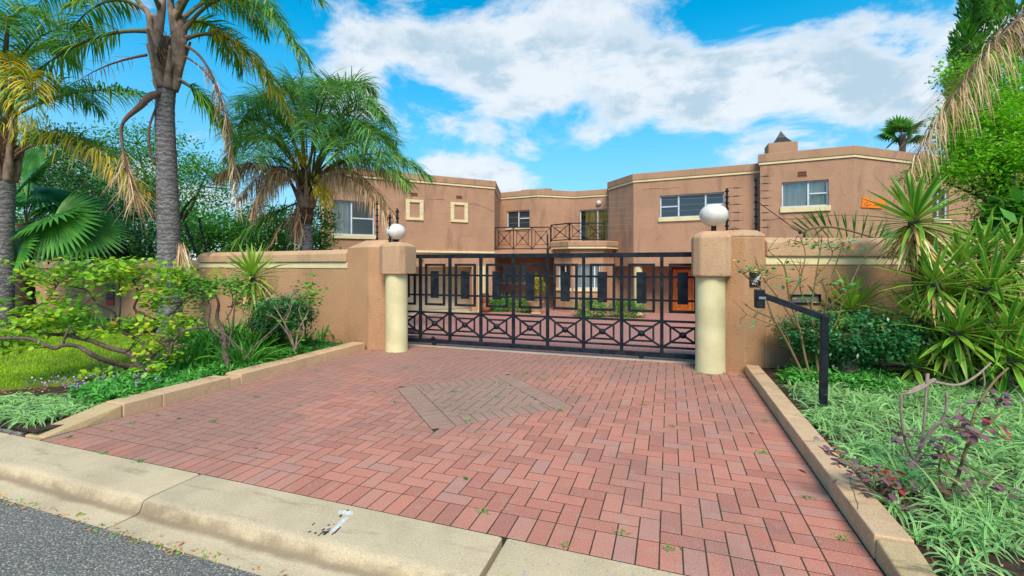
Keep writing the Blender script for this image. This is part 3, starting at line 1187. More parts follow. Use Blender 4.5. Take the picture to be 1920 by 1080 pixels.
# right pier
pr = empty('gate_pier', (.8, 7.05, 0), 'right gate pier with tan cap block over a cream round column', 'gate pier', 'piers of the sliding gate')
poly = [(.42, 7.42), (.68, 7.16), (1.0, 7.06), (1.28, 7.28), (1.28, 7.62), (.42, 7.66)]
MB().prism(poly, -.1, 1.9).build('pier_body', M['wall'], pr, bevel=.02)
m = MB().prism(poly, 1.895, 1.93, .1, 2.0)
m.build('pier_top', M['coping'], pr, bevel=.012)
MB().lathe([(.205, -.02), (.205, .02), (.198, .06), (.196, 1.33)], (.54, 7.02, 0), 40).build('column', M['column'], pr, smooth=40)
cap = [(.30, 6.86), (.40, 6.76), (.70, 6.77), (.80, 6.87), (.84, 7.2), (.30, 7.24)]
m = MB().prism(cap, 1.335, 1.90, .12, 1.975)
m.build('cap', M['coping'], pr, bevel=.03, seg=3)

# globe lamps on the piers
for (x, y, z0, zc, r, lab) in ((-4.56, 6.9, 1.87, 2.085, .172, 'white globe lamp on the left gate pier'), (.585, 7.0, 1.95, 2.205, .19, 'white globe lamp on the right gate pier')):
    l = empty('globe_lamp', (x, y, z0), lab, 'lamp', 'globe lamps on the gate piers')
    MB().lathe([(.05, z0), (.05, z0 + .02), (.035, z0 + .025), (.035, zc - .13)], (x, y, 0), 16).build('lamp_stem', M['black'], l, smooth=40)
    MB().lathe([(.06, zc - .15), (.06, zc - .125), (.04, zc - .12)], (x, y, 0), 20).build('lamp_collar', M['black'], l, smooth=40)
    MB().ball((x, y, zc), r, 36, 20, .84).build('globe', M['globe'], l, smooth=True)

# ================================================================== sliding gate
GY = 7.5
gate = empty('sliding_gate', (-2.2, GY, 0), 'black painted steel sliding gate between the two piers', 'gate')
PX = [-5.034 + .6143 * k for k in range(10)]
GX0, GX1 = PX[0], PX[-1]


def gbox(name, x0, z0, x1, z1, d, parent=None, bevel=.004):
    return MB().box(x0, GY - d / 2, z0, x1, GY + d / 2, z1).build(name, M['black'], parent or gate, bevel=bevel)


gbox('top_rail', GX0 - .03, 1.625, GX1 + .03, 1.7, .055)
gbox('bottom_rail', GX0 - .03, .055, GX1 + .03, .128, .055)
for z in (1.30, .932):
    gbox('mid_rail', GX0, z - .003, GX1, z + .03, .02, bevel=.002)
gbox('lower_rail', GX0, .605, GX1, .64, .03)
gbox('lower_rail', GX0, .198, GX1, .23, .03)
for x in PX:
    gbox('gate_post', x - .026, .129, x + .026, 1.624, .046)


def ring(x0, z0, x1, z1, w_, d):
    m = MB()
    y0, y1 = GY - d / 2, GY + d / 2
    m.box(x0, y0, z0, x0 + w_, y1, z1)
    m.box(x1 - w_, y0, z0, x1, y1, z1)
    m.box(x0 + w_, y0 + .001, z0, x1 - w_, y1 - .001, z0 + w_)
    m.box(x0 + w_, y0 + .001, z1 - w_, x1 - w_, y1 - .001, z1)
    return m


for k in range(9):
    c = (PX[k] + PX[k + 1]) / 2
    ring(c - .207, .752, c + .207, 1.525, .042, .036).build('panel_frame', M['black'], gate, bevel=.003)
    o = MB().box(c - .076, GY - .034, .893, c + .076, GY + .01, 1.39).build('panel_plate', M['black'], gate, bevel=.004)
    x0, x1 = PX[k] + .023, PX[k + 1] - .023
    z0, z1 = .215, .62
    zc = (z0 + z1) / 2
    m = MB()
    m.bar((x0, GY - .003, z0 + .01), (x1, GY - .003, z1 - .01), .031, .031)
    m.bar((x0, GY + .004, z1 - .01), (x1, GY + .004, z0 + .01), .031, .031)
    cb = m.build('cross_brace', M['black'], gate, bevel=.002)
    ring(c - .195, .283, c + .195, .547, .03, .016).build('inner_square', M['black'], cb)
    MB().ball((c, GY - .016, zc), .056, 16, 8, .9).build('boss', M['black'], cb, smooth=True)
for x in (-4.13, -.43):
    m = MB()
    n = 20
    for yy in (GY - .015, GY + .015):
        for i in range(n):
            a = 2 * math.pi * i / n
            m.v.append((x + .042 * math.cos(a), yy, .052 + .042 * math.sin(a)))
    for i in range(n):
        j = (i + 1) % n
        m.f.append([i, j, n + j, n + i])
    m.f.append(list(range(n)))
    m.f.append([n + i for i in range(n)])
    m.box(x - .035, GY - .024, .04, x + .035, GY - .017, .075)
    m.build('gate_wheel', M['black'], gate, bevel=.002)
MB().bar((-4.13, GY - .05, .145), (-4.13, GY - .03, .145), .1, .03).bar((-4.13, GY - .05, .16), (-4.13, GY - .035, .175), .03, .03).build('gate_stop', M['black'], gate, bevel=.003)
MB().tube([(-1.96, GY, 1.7), (-1.96, GY, 1.78)], .022, 8).tube([(-1.96, GY, 1.78), (-1.96, GY, 2.02)], .011, 8).build('wire_rod', M['black'], gate)

# ================================================================== the house
H = dict(L00=(-16.2, 18.0), L0=(-13.05, 14.84), L1=(-7.91, 20.23), M0=(-8.9, 23.58), M1=(-6.62, 23.21), M2=(-4.9, 24.45), M3=(-3.04, 24.24),
         R0=(-2.79, 22.32), R1=(-1.51, 20.65), R2=(3.35, 20.11), T0=(3.28, 19.66), T1=(6.19, 19.3), T2=(10.55, 22.82), T3=(13.5, 22.9), T4=(13.5, 30))
house = empty('house', (-1, 21, -.68), 'tan two storey house with flat parapet roofs and cream bands behind the gate', 'house')
GZ = -.7
ZT = 5.5


class Facet:
    def __init__(s, a, b):
        s.p = Vector(a)
        s.q = Vector(b)
        s.d = (s.q - s.p)
        s.L = s.d.length
        s.d.normalize()
        s.n = Vector((s.d.y, -s.d.x))

    def P(s, u, o, z):
        """u along, o outward, z up"""
        v = s.p + s.d * u + s.n * o
        return (v.x, v.y, z)

    def box(s, m, u0, u1, o0, o1, z0, z1):
        return m.hexa([s.P(u0, o1, z0), s.P(u1, o1, z0), s.P(u1, o0, z0), s.P(u0, o0, z0), s.P(u0, o1, z1), s.P(u1, o1, z1), s.P(u1, o0, z1), s.P(u0, o0, z1)])

    def wall(s, z0, z1, ops=(), th=.24, parent=None, mat=None, name='wall'):
        us = sorted({0, s.L} | {u for o in ops for u in o[:2]})
        zs = sorted({z0, z1} | {z for o in ops for z in o[2:4]})
        m = MB()
        inside = lambda u, z: any(o[0] < u < o[1] and o[2] < z < o[3] for o in ops)
        solid = {}
        for i in range(len(us) - 1):
            for j in range(len(zs) - 1):
                solid[i, j] = not inside((us[i] + us[i + 1]) / 2, (zs[j] + zs[j + 1]) / 2)
        for (i, j), ok in solid.items():
            if not ok: continue
            u0, u1, a, b = us[i], us[i + 1], zs[j], zs[j + 1]
            m.face([s.P(u0, 0, a), s.P(u1, 0, a), s.P(u1, 0, b), s.P(u0, 0, b)])
            m.face([s.P(u0, -th, a), s.P(u0, -th, b), s.P(u1, -th, b), s.P(u1, -th, a)])
            for (di, dj, e) in ((-1, 0, 0), (1, 0, 1), (0, -1, 2), (0, 1, 3)):
                if solid.get((i + di, j + dj), False): continue
                if e == 0: m.face([s.P(u0, 0, a), s.P(u0, 0, b), s.P(u0, -th, b), s.P(u0, -th, a)])
                if e == 1: m.face([s.P(u1, 0, a), s.P(u1, -th, a), s.P(u1, -th, b), s.P(u1, 0, b)])
                if e == 2: m.face([s.P(u0, 0, a), s.P(u0, -th, a), s.P(u1, -th, a), s.P(u1, 0, a)])
                if e == 3: m.face([s.P(u0, 0, b), s.P(u1, 0, b), s.P(u1, -th, b), s.P(u0, -th, b)])
        return m.build(name, mat or M['house'], parent or house, fix=False)

    def window(s, u0, u1, z0, z1, bars, sill=None, curtain=None, rec=.09, glass=None, name='window', fw=.05, parent=None):
        """bars: list of ('v', u, za, zb) / ('h', z, ua, ub) glazing bars in fractions of the opening"""
        c = s.P((u0 + u1) / 2, -rec, z0)
        wd = empty(name, c, parent=parent or house)
        m = MB()
        a, b = -rec - .05, -rec
        s.box(m, u0, u0 + fw, a, b, z0, z1)
        s.box(m, u1 - fw, u1, a, b, z0, z1)
        s.box(m, u0 + fw, u1 - fw, a, b - .001, z0, z0 + fw)
        s.box(m, u0 + fw, u1 - fw, a, b - .001, z1 - fw, z1)
        W, Hh = u1 - u0, z1 - z0
        for br in bars:
            if br[0] == 'v':
                u = u0 + W * br[1]
                s.box(m, u - fw * .6, u + fw * .6, a, b - .002, z0 + Hh * br[2] + fw, z0 + Hh * br[3] - fw)
            else:
                z = z0 + Hh * br[1]
                s.box(m, u0 + W * br[2] + fw, u0 + W * br[3] - fw, a, b - .003, z - fw * .5, z + fw * .5)
        m.build('window_frame', M['white_frame'], wd)
        m = MB()
        s.box(m, u0 + .02, u1 - .02, a + .02, a + .026, z0 + .02, z1 - .02)
        m.build('pane', glass or M['pane'], wd)
        if curtain:
            for (ca, cb, cm) in curtain:
                m = MB()
                n = max(6, int((cb - ca) * W / .06))
                top = []
                for i in range(n + 1):
                    u = u0 + W * (ca + (cb - ca) * i / n)
                    o = a - .035 + .022 * math.sin(i * 2.1) + .01 * math.sin(i * 5.3)
                    top.append((u, o))
                for (p, q) in zip(top[:-1], top[1:]):
                    m.face([s.P(p[0], p[1], z0), s.P(q[0], q[1], z0), s.P(q[0], q[1], z1), s.P(p[0], p[1], z1)])
                m.build('curtain', cm, wd, smooth=True)
        # dim room behind
        m = MB()
        m.face([s.P(u0 - .3, -1.6, z0 - .4), s.P(u1 + .3, -1.6, z0 - .4), s.P(u1 + .3, -1.6, z1 + .2), s.P(u0 - .3, -1.6, z1 + .2)])
        m.build('room_wall', M['garage'], wd)
        if sill:
            m = MB()
            s.box(m, u0 - .06, u1 + .06, -rec - .02, .07, z0 - sill, z0)
            m.build('sill', M['cream'], wd, bevel=.012)
        return wd


fL = Facet(H['L0'], H['L1'])
wleft = (.22, 1.88, 2.74, 4.15)
fL.wall(2.06, ZT - .3, [wleft], name='upper_wall')
fL.wall(GZ, 2.06, [(3.3, 6.3, GZ, 1.43)], name='ground_wall')
Facet(H['L00'], H['L0']).wall(GZ, ZT - .3, name='side_wall')
Facet(H['L1'], H['M0']).wall(GZ, ZT - .3, name='side_wall')
fM01 = Facet(H['M0'], H['M1'])
wM = (.44, 1.84, 3.5, 4.46)
wG = (.17, 1.74, .56, 1.47)
fM01.wall(GZ, ZT - .3, [wM, wG], name='upper_wall')
Facet(H['M1'], H['M2']).wall(GZ, ZT - .3, name='upper_wall')
fM23 = Facet(H['M2'], H['M3'])
dM = (.3, 1.86, 2.3, 4.47)
fM23.wall(GZ, ZT - .3, [dM], name='upper_wall')
Facet(H['M3'], H['R0']).wall(GZ, ZT - .3, name='side_wall')
fR01 = Facet(H['R0'], H['R1'])
fR01.wall(1.45, ZT - .3, name='upper_wall')
fR = Facet(H['R1'], H['R2'])
wR = (1.11, 3.62, 3.52, 4.47)
fR.wall(1.45, ZT - .3, [wR], name='upper_wall')
Facet(H['R2'], H['T0']).wall(GZ, 5.6, name='side_wall')
fT = Facet(H['T0'], H['T1'])
wT = (.72, 2.19, 3.67, 4.62)
fT.wall(GZ, 5.42, [wT], name='upper_wall')
fT2 = Facet(H['T1'], H['T2'])
wT2 = (4.45, 5.5, 3.32, 4.45)
fT2.wall(GZ, 5.42, [wT2], name='upper_wall')
fT3 = Facet(H['T2'], H['T3'])
fT3.wall(GZ, 4.95, name='upper_wall')
Facet(H['T3'], H['T4']).wall(GZ, 4.95, name='side_wall')
# parapets and cream bands
lineA = [H[k] for k in ('L00', 'L0', 'L1', 'M0', 'M1', 'M2', 'M3', 'R0', 'R1', 'R2')]
lineT = [(3.38, 20.3), H['T0'], H['T1'], H['T2']]
MB().sweep(lineA, [(.07, 5.215), (.07, ZT), (-.22, ZT), (-.22, 5.205), (0, 5.205)]).build('parapet', M['house_trim'], house, bevel=.015)
MB().sweep(lineA, [(.045, 5.125), (.045, 5.213), (-.02, 5.213), (-.02, 5.125)]).build('cream_band', M['cream'], house)
MB().sweep(lineT, [(.07, 5.435), (.07, 5.75), (-.22, 5.75), (-.22, 5.425), (0, 5.425)]).build('parapet', M['house_trim'], house, bevel=.015)
MB().sweep(lineT, [(.045, 5.345), (.045, 5.432), (-.02, 5.432), (-.02, 5.345)]).build('cream_band', M['cream'], house)
MB().sweep([H['T2'], H['T3'], H['T4']], [(.06, 4.75), (.06, 5.02), (-.24, 5.02), (-.24, 4.75)]).build('parapet', M['house_trim'], house, bevel=.015)
MB().sweep([H['L00'], H['L0'], H['L1']], [(.05, 2.055), (.05, 2.145), (-.02, 2.145), (-.02, 2.055)]).build('cream_band', M['cream'], house)
MB().sweep([H['R0'], H['R1'], H['R2']], [(.03, 2.0), (.05, 2.05), (-.02, 2.06), (-.02, 2.0)]).build('floor_band', M['house_trim'], house)
roof = MB()
roof.face([(p[0], p[1], 5.2) for p in lineA[1:]] + [(3.35, 32, 5.2), (-20, 32, 5.2), (-16.2, 18, 5.2)])
roof.face([(3.3, 19.7, 5.41), (6.19, 19.35, 5.41), (10.5, 22.85, 5.41), (10.5, 32, 5.41), (3.3, 32, 5.41)])
roof.face([(10.5, 22.9, 4.8), (13.4, 23, 4.8), (13.4, 32, 4.8), (10.5, 32, 4.8)])
rf = roof.build('roof', M['roof'], house)
m = MB().box(-20, 31.9, GZ, 13.5, 32.1, 5.2)
m.build('back_wall', M['house'], house)
# chimney with pointed cowl on the tower roof
ch = MB()
ch.box(3.72, 20.55, 5.4, 4.75, 21.35, 6.38)
ch = ch.build('chimney', M['house_trim'], rf, bevel=.02)
m = MB()
b = [(3.9, 20.62, 6.381), (4.58, 20.62, 6.381), (4.58, 21.28, 6.381), (3.9, 21.28, 6.381)]
mid = [(4.08, 20.8, 6.62), (4.40, 20.8, 6.62), (4.40, 21.1, 6.62), (4.08, 21.1, 6.62)]
top = (4.24, 20.95, 6.93)
m.v = b + mid + [top]
m.f = [[0, 1, 5, 4], [1, 2, 6, 5], [2, 3, 7, 6], [3, 0, 4, 7], [4, 5, 8], [5, 6, 8], [6, 7, 8], [7, 4, 8], [3, 2, 1, 0]]
m.build('chimney_cowl', M['darkroof'], house)['label'] = 'dark pointed chimney cowl'
m = MB().box(-8.0, 24.6, 5.21, -6.3, 26, 5.78)
m.build('roof_hatch', M['house_trim'], rf, bevel=.02)

# windows
fL.window(*wleft, [('v', .45, 0, 1), ('h', .5, .45, 1)], .16, [(0, .42, M['curtain'])], glass=M['pane'])
fM01.window(*wM, [('v', .5, 0, 1), ('h', .55, .5, 1)], .07, None, glass=M['darkpane'])
fM01.window(*wG, [('v', .62, 0, 1), ('h', .5, .62, 1)], .1, [(0, .95, M['curtain'])])
fR.window(*wR, [('v', .3, 0, 1), ('v', .72, 0, 1), ('h', .5, 0, .3), ('h', .5, .72, 1)], .17, None, glass=M['darkpane'])
fT.window(*wT, [('v', .58, 0, 1), ('h', .5, .58, 1)], .2, [(0, .58, M['curtain']), (.6, 1, M['curtain'])])
fT2.window(*wT2, [('v', .5, 0, 1), ('h', .5, .5, 1)], .16, [(0, 1, M['curtain'])])
fM23.window(*dM, [('v', .62, 0, 1)], None, [(.18, 1, M['gold'])], name='balcony_door')
m = MB()
x, y, z = fM23.P(1.36, .03, 4.78)
m.ball((x, y, z), .14, 16, 8)
m.build('bulkhead_lamp', M['white'], house, smooth=True)['label'] = 'round white lamp above the balcony door'
# blank cream frames on the left wing
for (u0, u1, z0, z1) in ((3.2, 3.98, 3.46, 4.36), (5.24, 6.08, 3.46, 4.37)):
    m = MB()
    wq = .17
    fL.box(m, u0, u0 + wq, -.02, .06, z0, z1)
    fL.box(m, u1 - wq, u1, -.02, .06, z0, z1)
    fL.box(m, u0 + wq, u1 - wq, -.02, .058, z0, z0 + wq * .7)
    fL.box(m, u0 + wq, u1 - wq, -.02, .058, z1 - wq * .7, z1)
    m.build('niche_frame', M['cream'], house, bevel=.01)


def vent(f, u0, u1, z0, z1):
    v = MB()
    n = 4
    for i in range(n + 1):
        u = u0 + (u1 - u0) * i / n
        f.box(v, u - .01, u + .01, 0, .014, z0, z1)
    for z in (z0, (z0 + z1) / 2, z1):
        f.box(v, u0 - .01, u1 + .01, 0, .012, z - .012, z + .012)
    o = v.build('air_vent', M['terracotta'], house)
    b = MB()
    f.box(b, u0, u1, -.01, .004, z0, z1)
    b.build('vent_back', M['signblack'], o)


R_c = random.Random(3)
for (f_, pts_) in ((fL, [(6.05, 4.32), (6.4, 4.36), (6.75, 4.28), (7.0, 4.22), (7.2, 4.12), (7.44, 4.06)]), (fL, [(4.2, 4.42), (4.6, 4.46), (5.0, 4.44)]), (fR, [(.4, 4.75), (.8, 4.8), (1.3, 4.74), (1.9, 4.78)]), (fT, [(.1, 3.2), (.6, 3.26), (1.3, 3.22), (2.2, 3.3), (2.9, 3.28)])):
    m = MB()
    P = [pts_[0]]
    for a, b in zip(pts_[:-1], pts_[1:]):
        P += [((a[0] + b[0]) / 2 + R_c.uniform(-.05, .05), (a[1] + b[1]) / 2 + R_c.uniform(-.03, .03)), b]
    for a, b in zip(P[:-1], P[1:]):
        m.bar(f_.P(a[0], .001, a[1]), f_.P(b[0], .001, b[1]), .008, R_c.uniform(.006, .02))
    m.build('plaster_crack', M['treebark_'], house)
vent(fL, 3.45, 3.72, 4.53, 4.66)
vent(fL, 5.53, 5.8, 4.55, 4.68)
vent(fT, 1.24, 1.5, 4.79, 4.97)
# garage under the left wing
gi = MB()
P = lambda u, o, z: fL.P(u, o, z)
gi.face([P(2.6, -2, GZ), P(7.0, -2, GZ), P(7.0, -2, 2.0), P(2.6, -2, 2.0)])
gi.face([P(2.6, -.25, GZ), P(2.6, -5, GZ), P(2.6, -5, 2.0), P(2.6, -.25, 2.0)])
gi.face([P(7.0, -.25, GZ), P(7.0, -.25, 2.0), P(7.0, -5, 2.0), P(7.0, -5, GZ)])
gi.face([P(2.6, -.25, 2.0), P(2.6, -5, 2.0), P(7, -5, 2.0), P(7, -.25, 2.0)])
gi.build('garage_interior', M['garage'], house)
gi = MB().face([P(2.6, .35, GZ + .03), P(7.2, .35, GZ + .03), P(7.0, -5, GZ + .03), P(2.6, -5, GZ + .03)])
gi.build('garage_floor', M['concrete_pale'], house)
x, y, z = fL.P(6.78, .03, 0)
MB().lathe([(.2, GZ), (.2, 1.45)], (x, y, 0), 24).build('column', M['column'], house, smooth=40)
m = MB()
x, y, z = fL.P(3.85, .05, 1.8)
m.ball((x, y, z), .12, 16, 8)
m.build('bulkhead_lamp', M['column'], house, smooth=True)
# terrace and balcony between the wings
ter = empty('terrace', (-6.6, 21, 2.1), parent=house)
tl = [(-7.9, 20.25), (-5.35, 20.98), (-4.6, 20.75)]
MB().prism([(-7.9, 20.25), (-5.35, 20.98), (-3.0, 22.3), (-3.04, 24.2), (-4.9, 24.4), (-6.62, 23.15), (-8.85, 23.5)], 2.0, 2.2).build('terrace_slab', M['house'], ter, bevel=.01)


def railing(line, z0, z1, name, per):
    r = empty(name, ((line[0][0] + line[-1][0]) / 2, (line[0][1] + line[-1][1]) / 2, z0), parent=house)
    for (a, b), nb in zip(zip(line[:-1], line[1:]), per):
        f = Facet(a, b)
        m = MB()
        f.box(m, 0, f.L, -.025, .025, z1 - .05, z1)
        f.box(m, 0, f.L, -.02, .02, z0 + .04, z0 + .08)
        m.build('rail', M['black'], r)
        for k in range(nb):
            u0, u1 = f.L * k / nb, f.L * (k + 1) / nb
            m = MB()
            f.box(m, u0 - .02, u0 + .02, -.024, .024, z0, z1 - .051)
            if k == nb - 1: f.box(m, u1 - .02, u1 + .02, -.024, .024, z0, z1 - .051)
            za, zb = z0 + .08, z1 - .05
            m.bar(f.P(u0 + .02, .004, za), f.P(u1 - .02, .004, zb), .028, .028)
            m.bar(f.P(u0 + .02, -.004, zb), f.P(u1 - .02, -.004, za), .028, .028)
            uc, w_, zc = (u0 + u1) / 2, (u1 - u0) * .32, (za + zb) / 2
            h_ = (zb - za) * .33
            for (p, q) in (((uc - w_, zc - h_), (uc + w_, zc - h_)), ((uc - w_, zc + h_), (uc + w_, zc + h_)), ((uc - w_, zc - h_), (uc - w_, zc + h_)), ((uc + w_, zc - h_), (uc + w_, zc + h_))):
                m.bar(f.P(p[0], .012, p[1]), f.P(q[0], .012, q[1]), .02, .02)
            c = f.P(uc, .02, zc)
            m.ball(c, .055, 10, 6)
            m.build('railing_panel', M['black'], r)
    return r


railing([(-7.9, 20.3), (-5.36, 20.99)], 2.22, 3.32, 'terrace_railing', [3])
bal = empty('balcony', (-4, 21, 2.3), parent=house)
BL = [(-5.42, 21.05), (-4.32, 20.25), (-2.72, 20.75), (-2.3, 21.7)]
MB().prism([(-5.3, 21.2), (-4.28, 20.42), (-2.85, 20.87), (-2.5, 21.8), (-3.0, 24.2), (-4.9, 24.3)], 2.0, 2.33).build('balcony_slab', M['house'], bal)
MB().sweep(BL, [(.06, 2.36), (.06, 2.56), (.0, 2.6), (-.5, 2.6), (-.5, 2.36)]).build('balcony_edge', M['house_trim'], bal, bevel=.012)
MB().sweep(BL, [(.02, 2.25), (.02, 2.357), (-.4, 2.357), (-.4, 2.25)]).build('cream_band', M['cream'], bal)
railing([(-5.34, 21.05), (-4.3, 20.33), (-2.78, 20.8)], 2.6, 3.42, 'balcony_railing', [1, 2])
# bay under the balcony
bay = [(-5.25, 21.3), (-4.22, 20.62), (-2.9, 21.0), (-2.5, 21.9), (-2.75, 22.5)]
f0 = Facet(bay[0], bay[1])
f0.wall(GZ, 2.0, [(.25, f0.L - .12, .42, 1.55)], name='bay_wall')
f0.window(.25, f0.L - .12, .42, 1.55, [('v', .5, 0, 1)], .13, None, glass=M['pane'])
f1 = Facet(bay[1], bay[2])
f1.wall(GZ, 2.0, [(.1, f1.L - .1, .42, 1.55)], name='bay_wall')
f1.window(.1, f1.L - .1, .42, 1.55, [('v', .3, 0, 1), ('v', .78, 0, 1), ('h', .5, .78, 1)], .13, [(.02, .98, M['curtain'])])
Facet(bay[2], bay[3]).wall(GZ, 2.0, name='bay_wall')
Facet(bay[3], bay[4]).wall(GZ, 2.0, name='bay_wall')
# porch under the right wing: soffit, columns, back wall and front door
MB().prism([(-2.75, 22.35), (-1.5, 20.7), (3.3, 20.15), (3.3, 23.5), (-2.75, 23.5)], 1.45, 1.5).build('porch_soffit', M['house'], house)
MB().lathe([(.2, GZ), (.2, GZ + .05), (.19, GZ + .06), (.19, 1.45)], (-1.33, 20.85, 0), 28).build('column', M['column'], house, smooth=40)
fp = Facet((-2.75, 22.4), (3.35, 21.75))
op = (2.72, 4.7, GZ + .12, 1.43)
fp.wall(GZ, 1.46, [op], name='porch_wall')
m = MB()
fp.box(m, op[0], op[1], -.2, .3, GZ, GZ + .119)
m.build('door_step', M['concrete_pale'], house)
dr = empty('front_door', fp.P(3.5, -.1, GZ), parent=house)
m = MB()
fp.box(m, op[0], op[0] + .14, -.2, -.04, op[2], op[3])
fp.box(m, op[1] - .14, op[1], -.2, -.04, op[2], op[3])
fp.box(m, op[0] + .14, op[1] - .14, -.2, -.041, op[3] - .12, op[3])
m.build('door_frame', M['redwood'], dr)
for (a, b) in ((op[0] + .15, 3.7), (3.72, op[1] - .15)):
    m = MB()
    fp.box(m, a, b, -.18, -.12, op[2] + .01, op[3] - .13)
    lf = m.build('door_leaf', M['wood'], dr, bevel=.008)
    m = MB()
    for (z0, z1) in ((op[2] + .15, op[2] + .75), (op[2] + .9, op[3] - .3)):
        fp.box(m, a + .12, b - .12, -.121, -.1, z0, z1)
    m.build('door_panel', M['wood'], lf, bevel=.02)
    m = MB()
    C = [fp.P((a + b) / 2 + .2 * math.cos(t) * (1 + .3 * math.sin(2 * t)), -.095, op[2] + 1.25 + .3 * math.sin(t)) for t in np.linspace(0, 6.28, 20)]
    m.tube(C, .016, 6)
    m.build('carved_scroll', M['redwood'], lf)

# ================================================================== fences, signs, fittings
def efence(label, posts, runs, nw, span=(.06, 1.0), wires=True):
    """posts: (base, top) ; runs: pairs of post indices joined by wires"""
    f = empty('electric_fence', tuple(posts[0][0]), label, 'electric fence')
    for (b, t_, r) in posts:
        b, t_ = Vector(b), Vector(t_)
        m = MB().tube([b, t_], r, 8)
        ps = m.build('fence_post', M['black'], f, smooth=40)
        ins = MB()
        for k in range(nw):
            p = b.lerp(t_, span[0] + (span[1] - span[0]) * (k + .5) / nw)
            ins.lathe([(r * 1.2, -.014), (r * 1.9, -.009), (r * 1.9, .009), (r * 1.2, .014)], p, 8)
        ins.build('insulator', M['black'], ps)['kind'] = 'stuff'
    for (i, j) in runs:
        for k in range(nw):
            q = span[0] + (span[1] - span[0]) * (k + .5) / nw
            a = Vector(posts[i][0]).lerp(Vector(posts[i][1]), q)
            b = Vector(posts[j][0]).lerp(Vector(posts[j][1]), q)
            mid = (a + b) / 2 - Vector((0, 0, .012 * (a - b).length * .3))
            MB().tube([a, mid, b], .0017, 4).build('fence_wire', M['wire'], f)
    return f


pA = pt(707, 457, 8.3); pB = pt(1363, 434, 6.95); pC = pt(1418, 432, 7.1)
pA2, pB2, pC2 = pA + [0, 0, .78], pB + [0, 0, .66], pC + [0, 0, .84]
ef = efence('black electric fence posts and wires strung above the sliding gate', [(pA, pA2, .014), (pB, pB2, .016), (pC, pC2, .018)], [(0, 1)], 7)
# strainer hooks on the right hand posts
for (b, t_, n, dr_) in ((pB, pB2, 6, 1), (pC, pC2, 8, 1)):
    m = MB()
    for k in range(n):
        p = b + (t_ - b) * (.05 + .95 * k / (n - 1))
        q = p + np.array((.24, .1, .012))
        m.tube([p, p * .6 + q * .4], .003, 5).tube([p * .6 + q * .4, p * .25 + q * .75], .0075, 6).tube([p * .25 + q * .75, q], .002, 4)
    m.build('strainer', M['black'], ef)
m = MB().tube([pC + (pC2 - pC) * .55, pt(1500, 436, 6.9)], .006, 6)
m.ball(tuple(pt(1500, 436, 6.9)), .025, 10, 6)
m.build('earth_cable', M['black'], ef)
m = MB().tube(poly_smooth([pB + [.03, -.02, .02], pB + [.1, -.03, .06], pB + [.14, -.03, .0], pB + [.06, -.03, .03], pB + [.16, -.02, -.03]], 5), .004, 5)
m.build('coiled_wire', M['black'], ef)
pD = pt(731, 457, 7.9); pE = pt(745, 455, 8.25)
efence('black electric fence posts behind the left globe lamp', [(pD, pD + [0, 0, .5], .017), (pE, pE + [0, 0, .62], .02)], [], 5)
q0 = [pt(388, 473, 10.2), pt(368, 474, 10.9)]
q1 = [pt(372, 408, 10.0), pt(347, 418, 10.7)]
efence('two slanted black fence posts on the wall beside the tall palm', [(q0[0], q1[0], .02), (q0[1], q1[1], .02)], [(0, 1)], 6)
q0 = [pt(189, 489, 12.3), pt(170, 489, 12.4), pt(143, 494, 12.8), pt(92, 495, 13.2)]
q1 = [pt(165, 427, 11.9), pt(147, 434, 12.0), pt(128, 468, 12.5), pt(68, 440, 12.8)]
efence('slanted black fence posts on the low wall under the fan palm', [(a, b, .022) for a, b in zip(q0, q1)], [(3, 2), (2, 1), (1, 0)], 6)

# orange board on the tower wall
sb = empty('wall_sign', fT2.P(1.0, .03, 3.6), 'orange board with dark script on the tower wall', 'sign')
u0, u1, z0, z1 = .36, 1.62, 3.57, 3.86
outl = [(u0, z0), (u1 - .1, z0), (u1 - .08, z0 + .1), (u1, z0 + .12), (u1, z1 + .07), (u1 - .24, z1 + .07), (u1 - .3, z1), (u0 + .36, z1), (u0 + .33, z1 + .08), (u0 + .1, z1 + .08), (u0 + .06, z1)]
m = MB()
n = len(outl)
m.v = [fT2.P(u, .012, z) for u, z in outl] + [fT2.P(u, .04, z) for u, z in outl]
m.f = [list(range(n)), [n + i for i in range(n)]] + [[i, (i + 1) % n, n + (i + 1) % n, n + i] for i in range(n)]
m.build('sign_board', M['orange'], sb)
m = MB()
S = [(.12, .06), (.16, .14), (.26, .19), (.34, .17), (.3, .1), (.2, .09), (.28, .05), (.42, .12), (.5, .1)]
m.tube([fT2.P(u0 + a, .044, z0 + b) for a, b in S], .008, 5)
for i in range(7):
    a = .62 + i * .055
    m.tube([fT2.P(u0 + a, .044, z0 + .08), fT2.P(u0 + a + .02, .044, z0 + .12)], .007, 5)
m.ball(fT2.P(u1 - .25, .044, z0 + .1), .045, 10, 6)
m.build('sign_script', M['signblack'], sb)

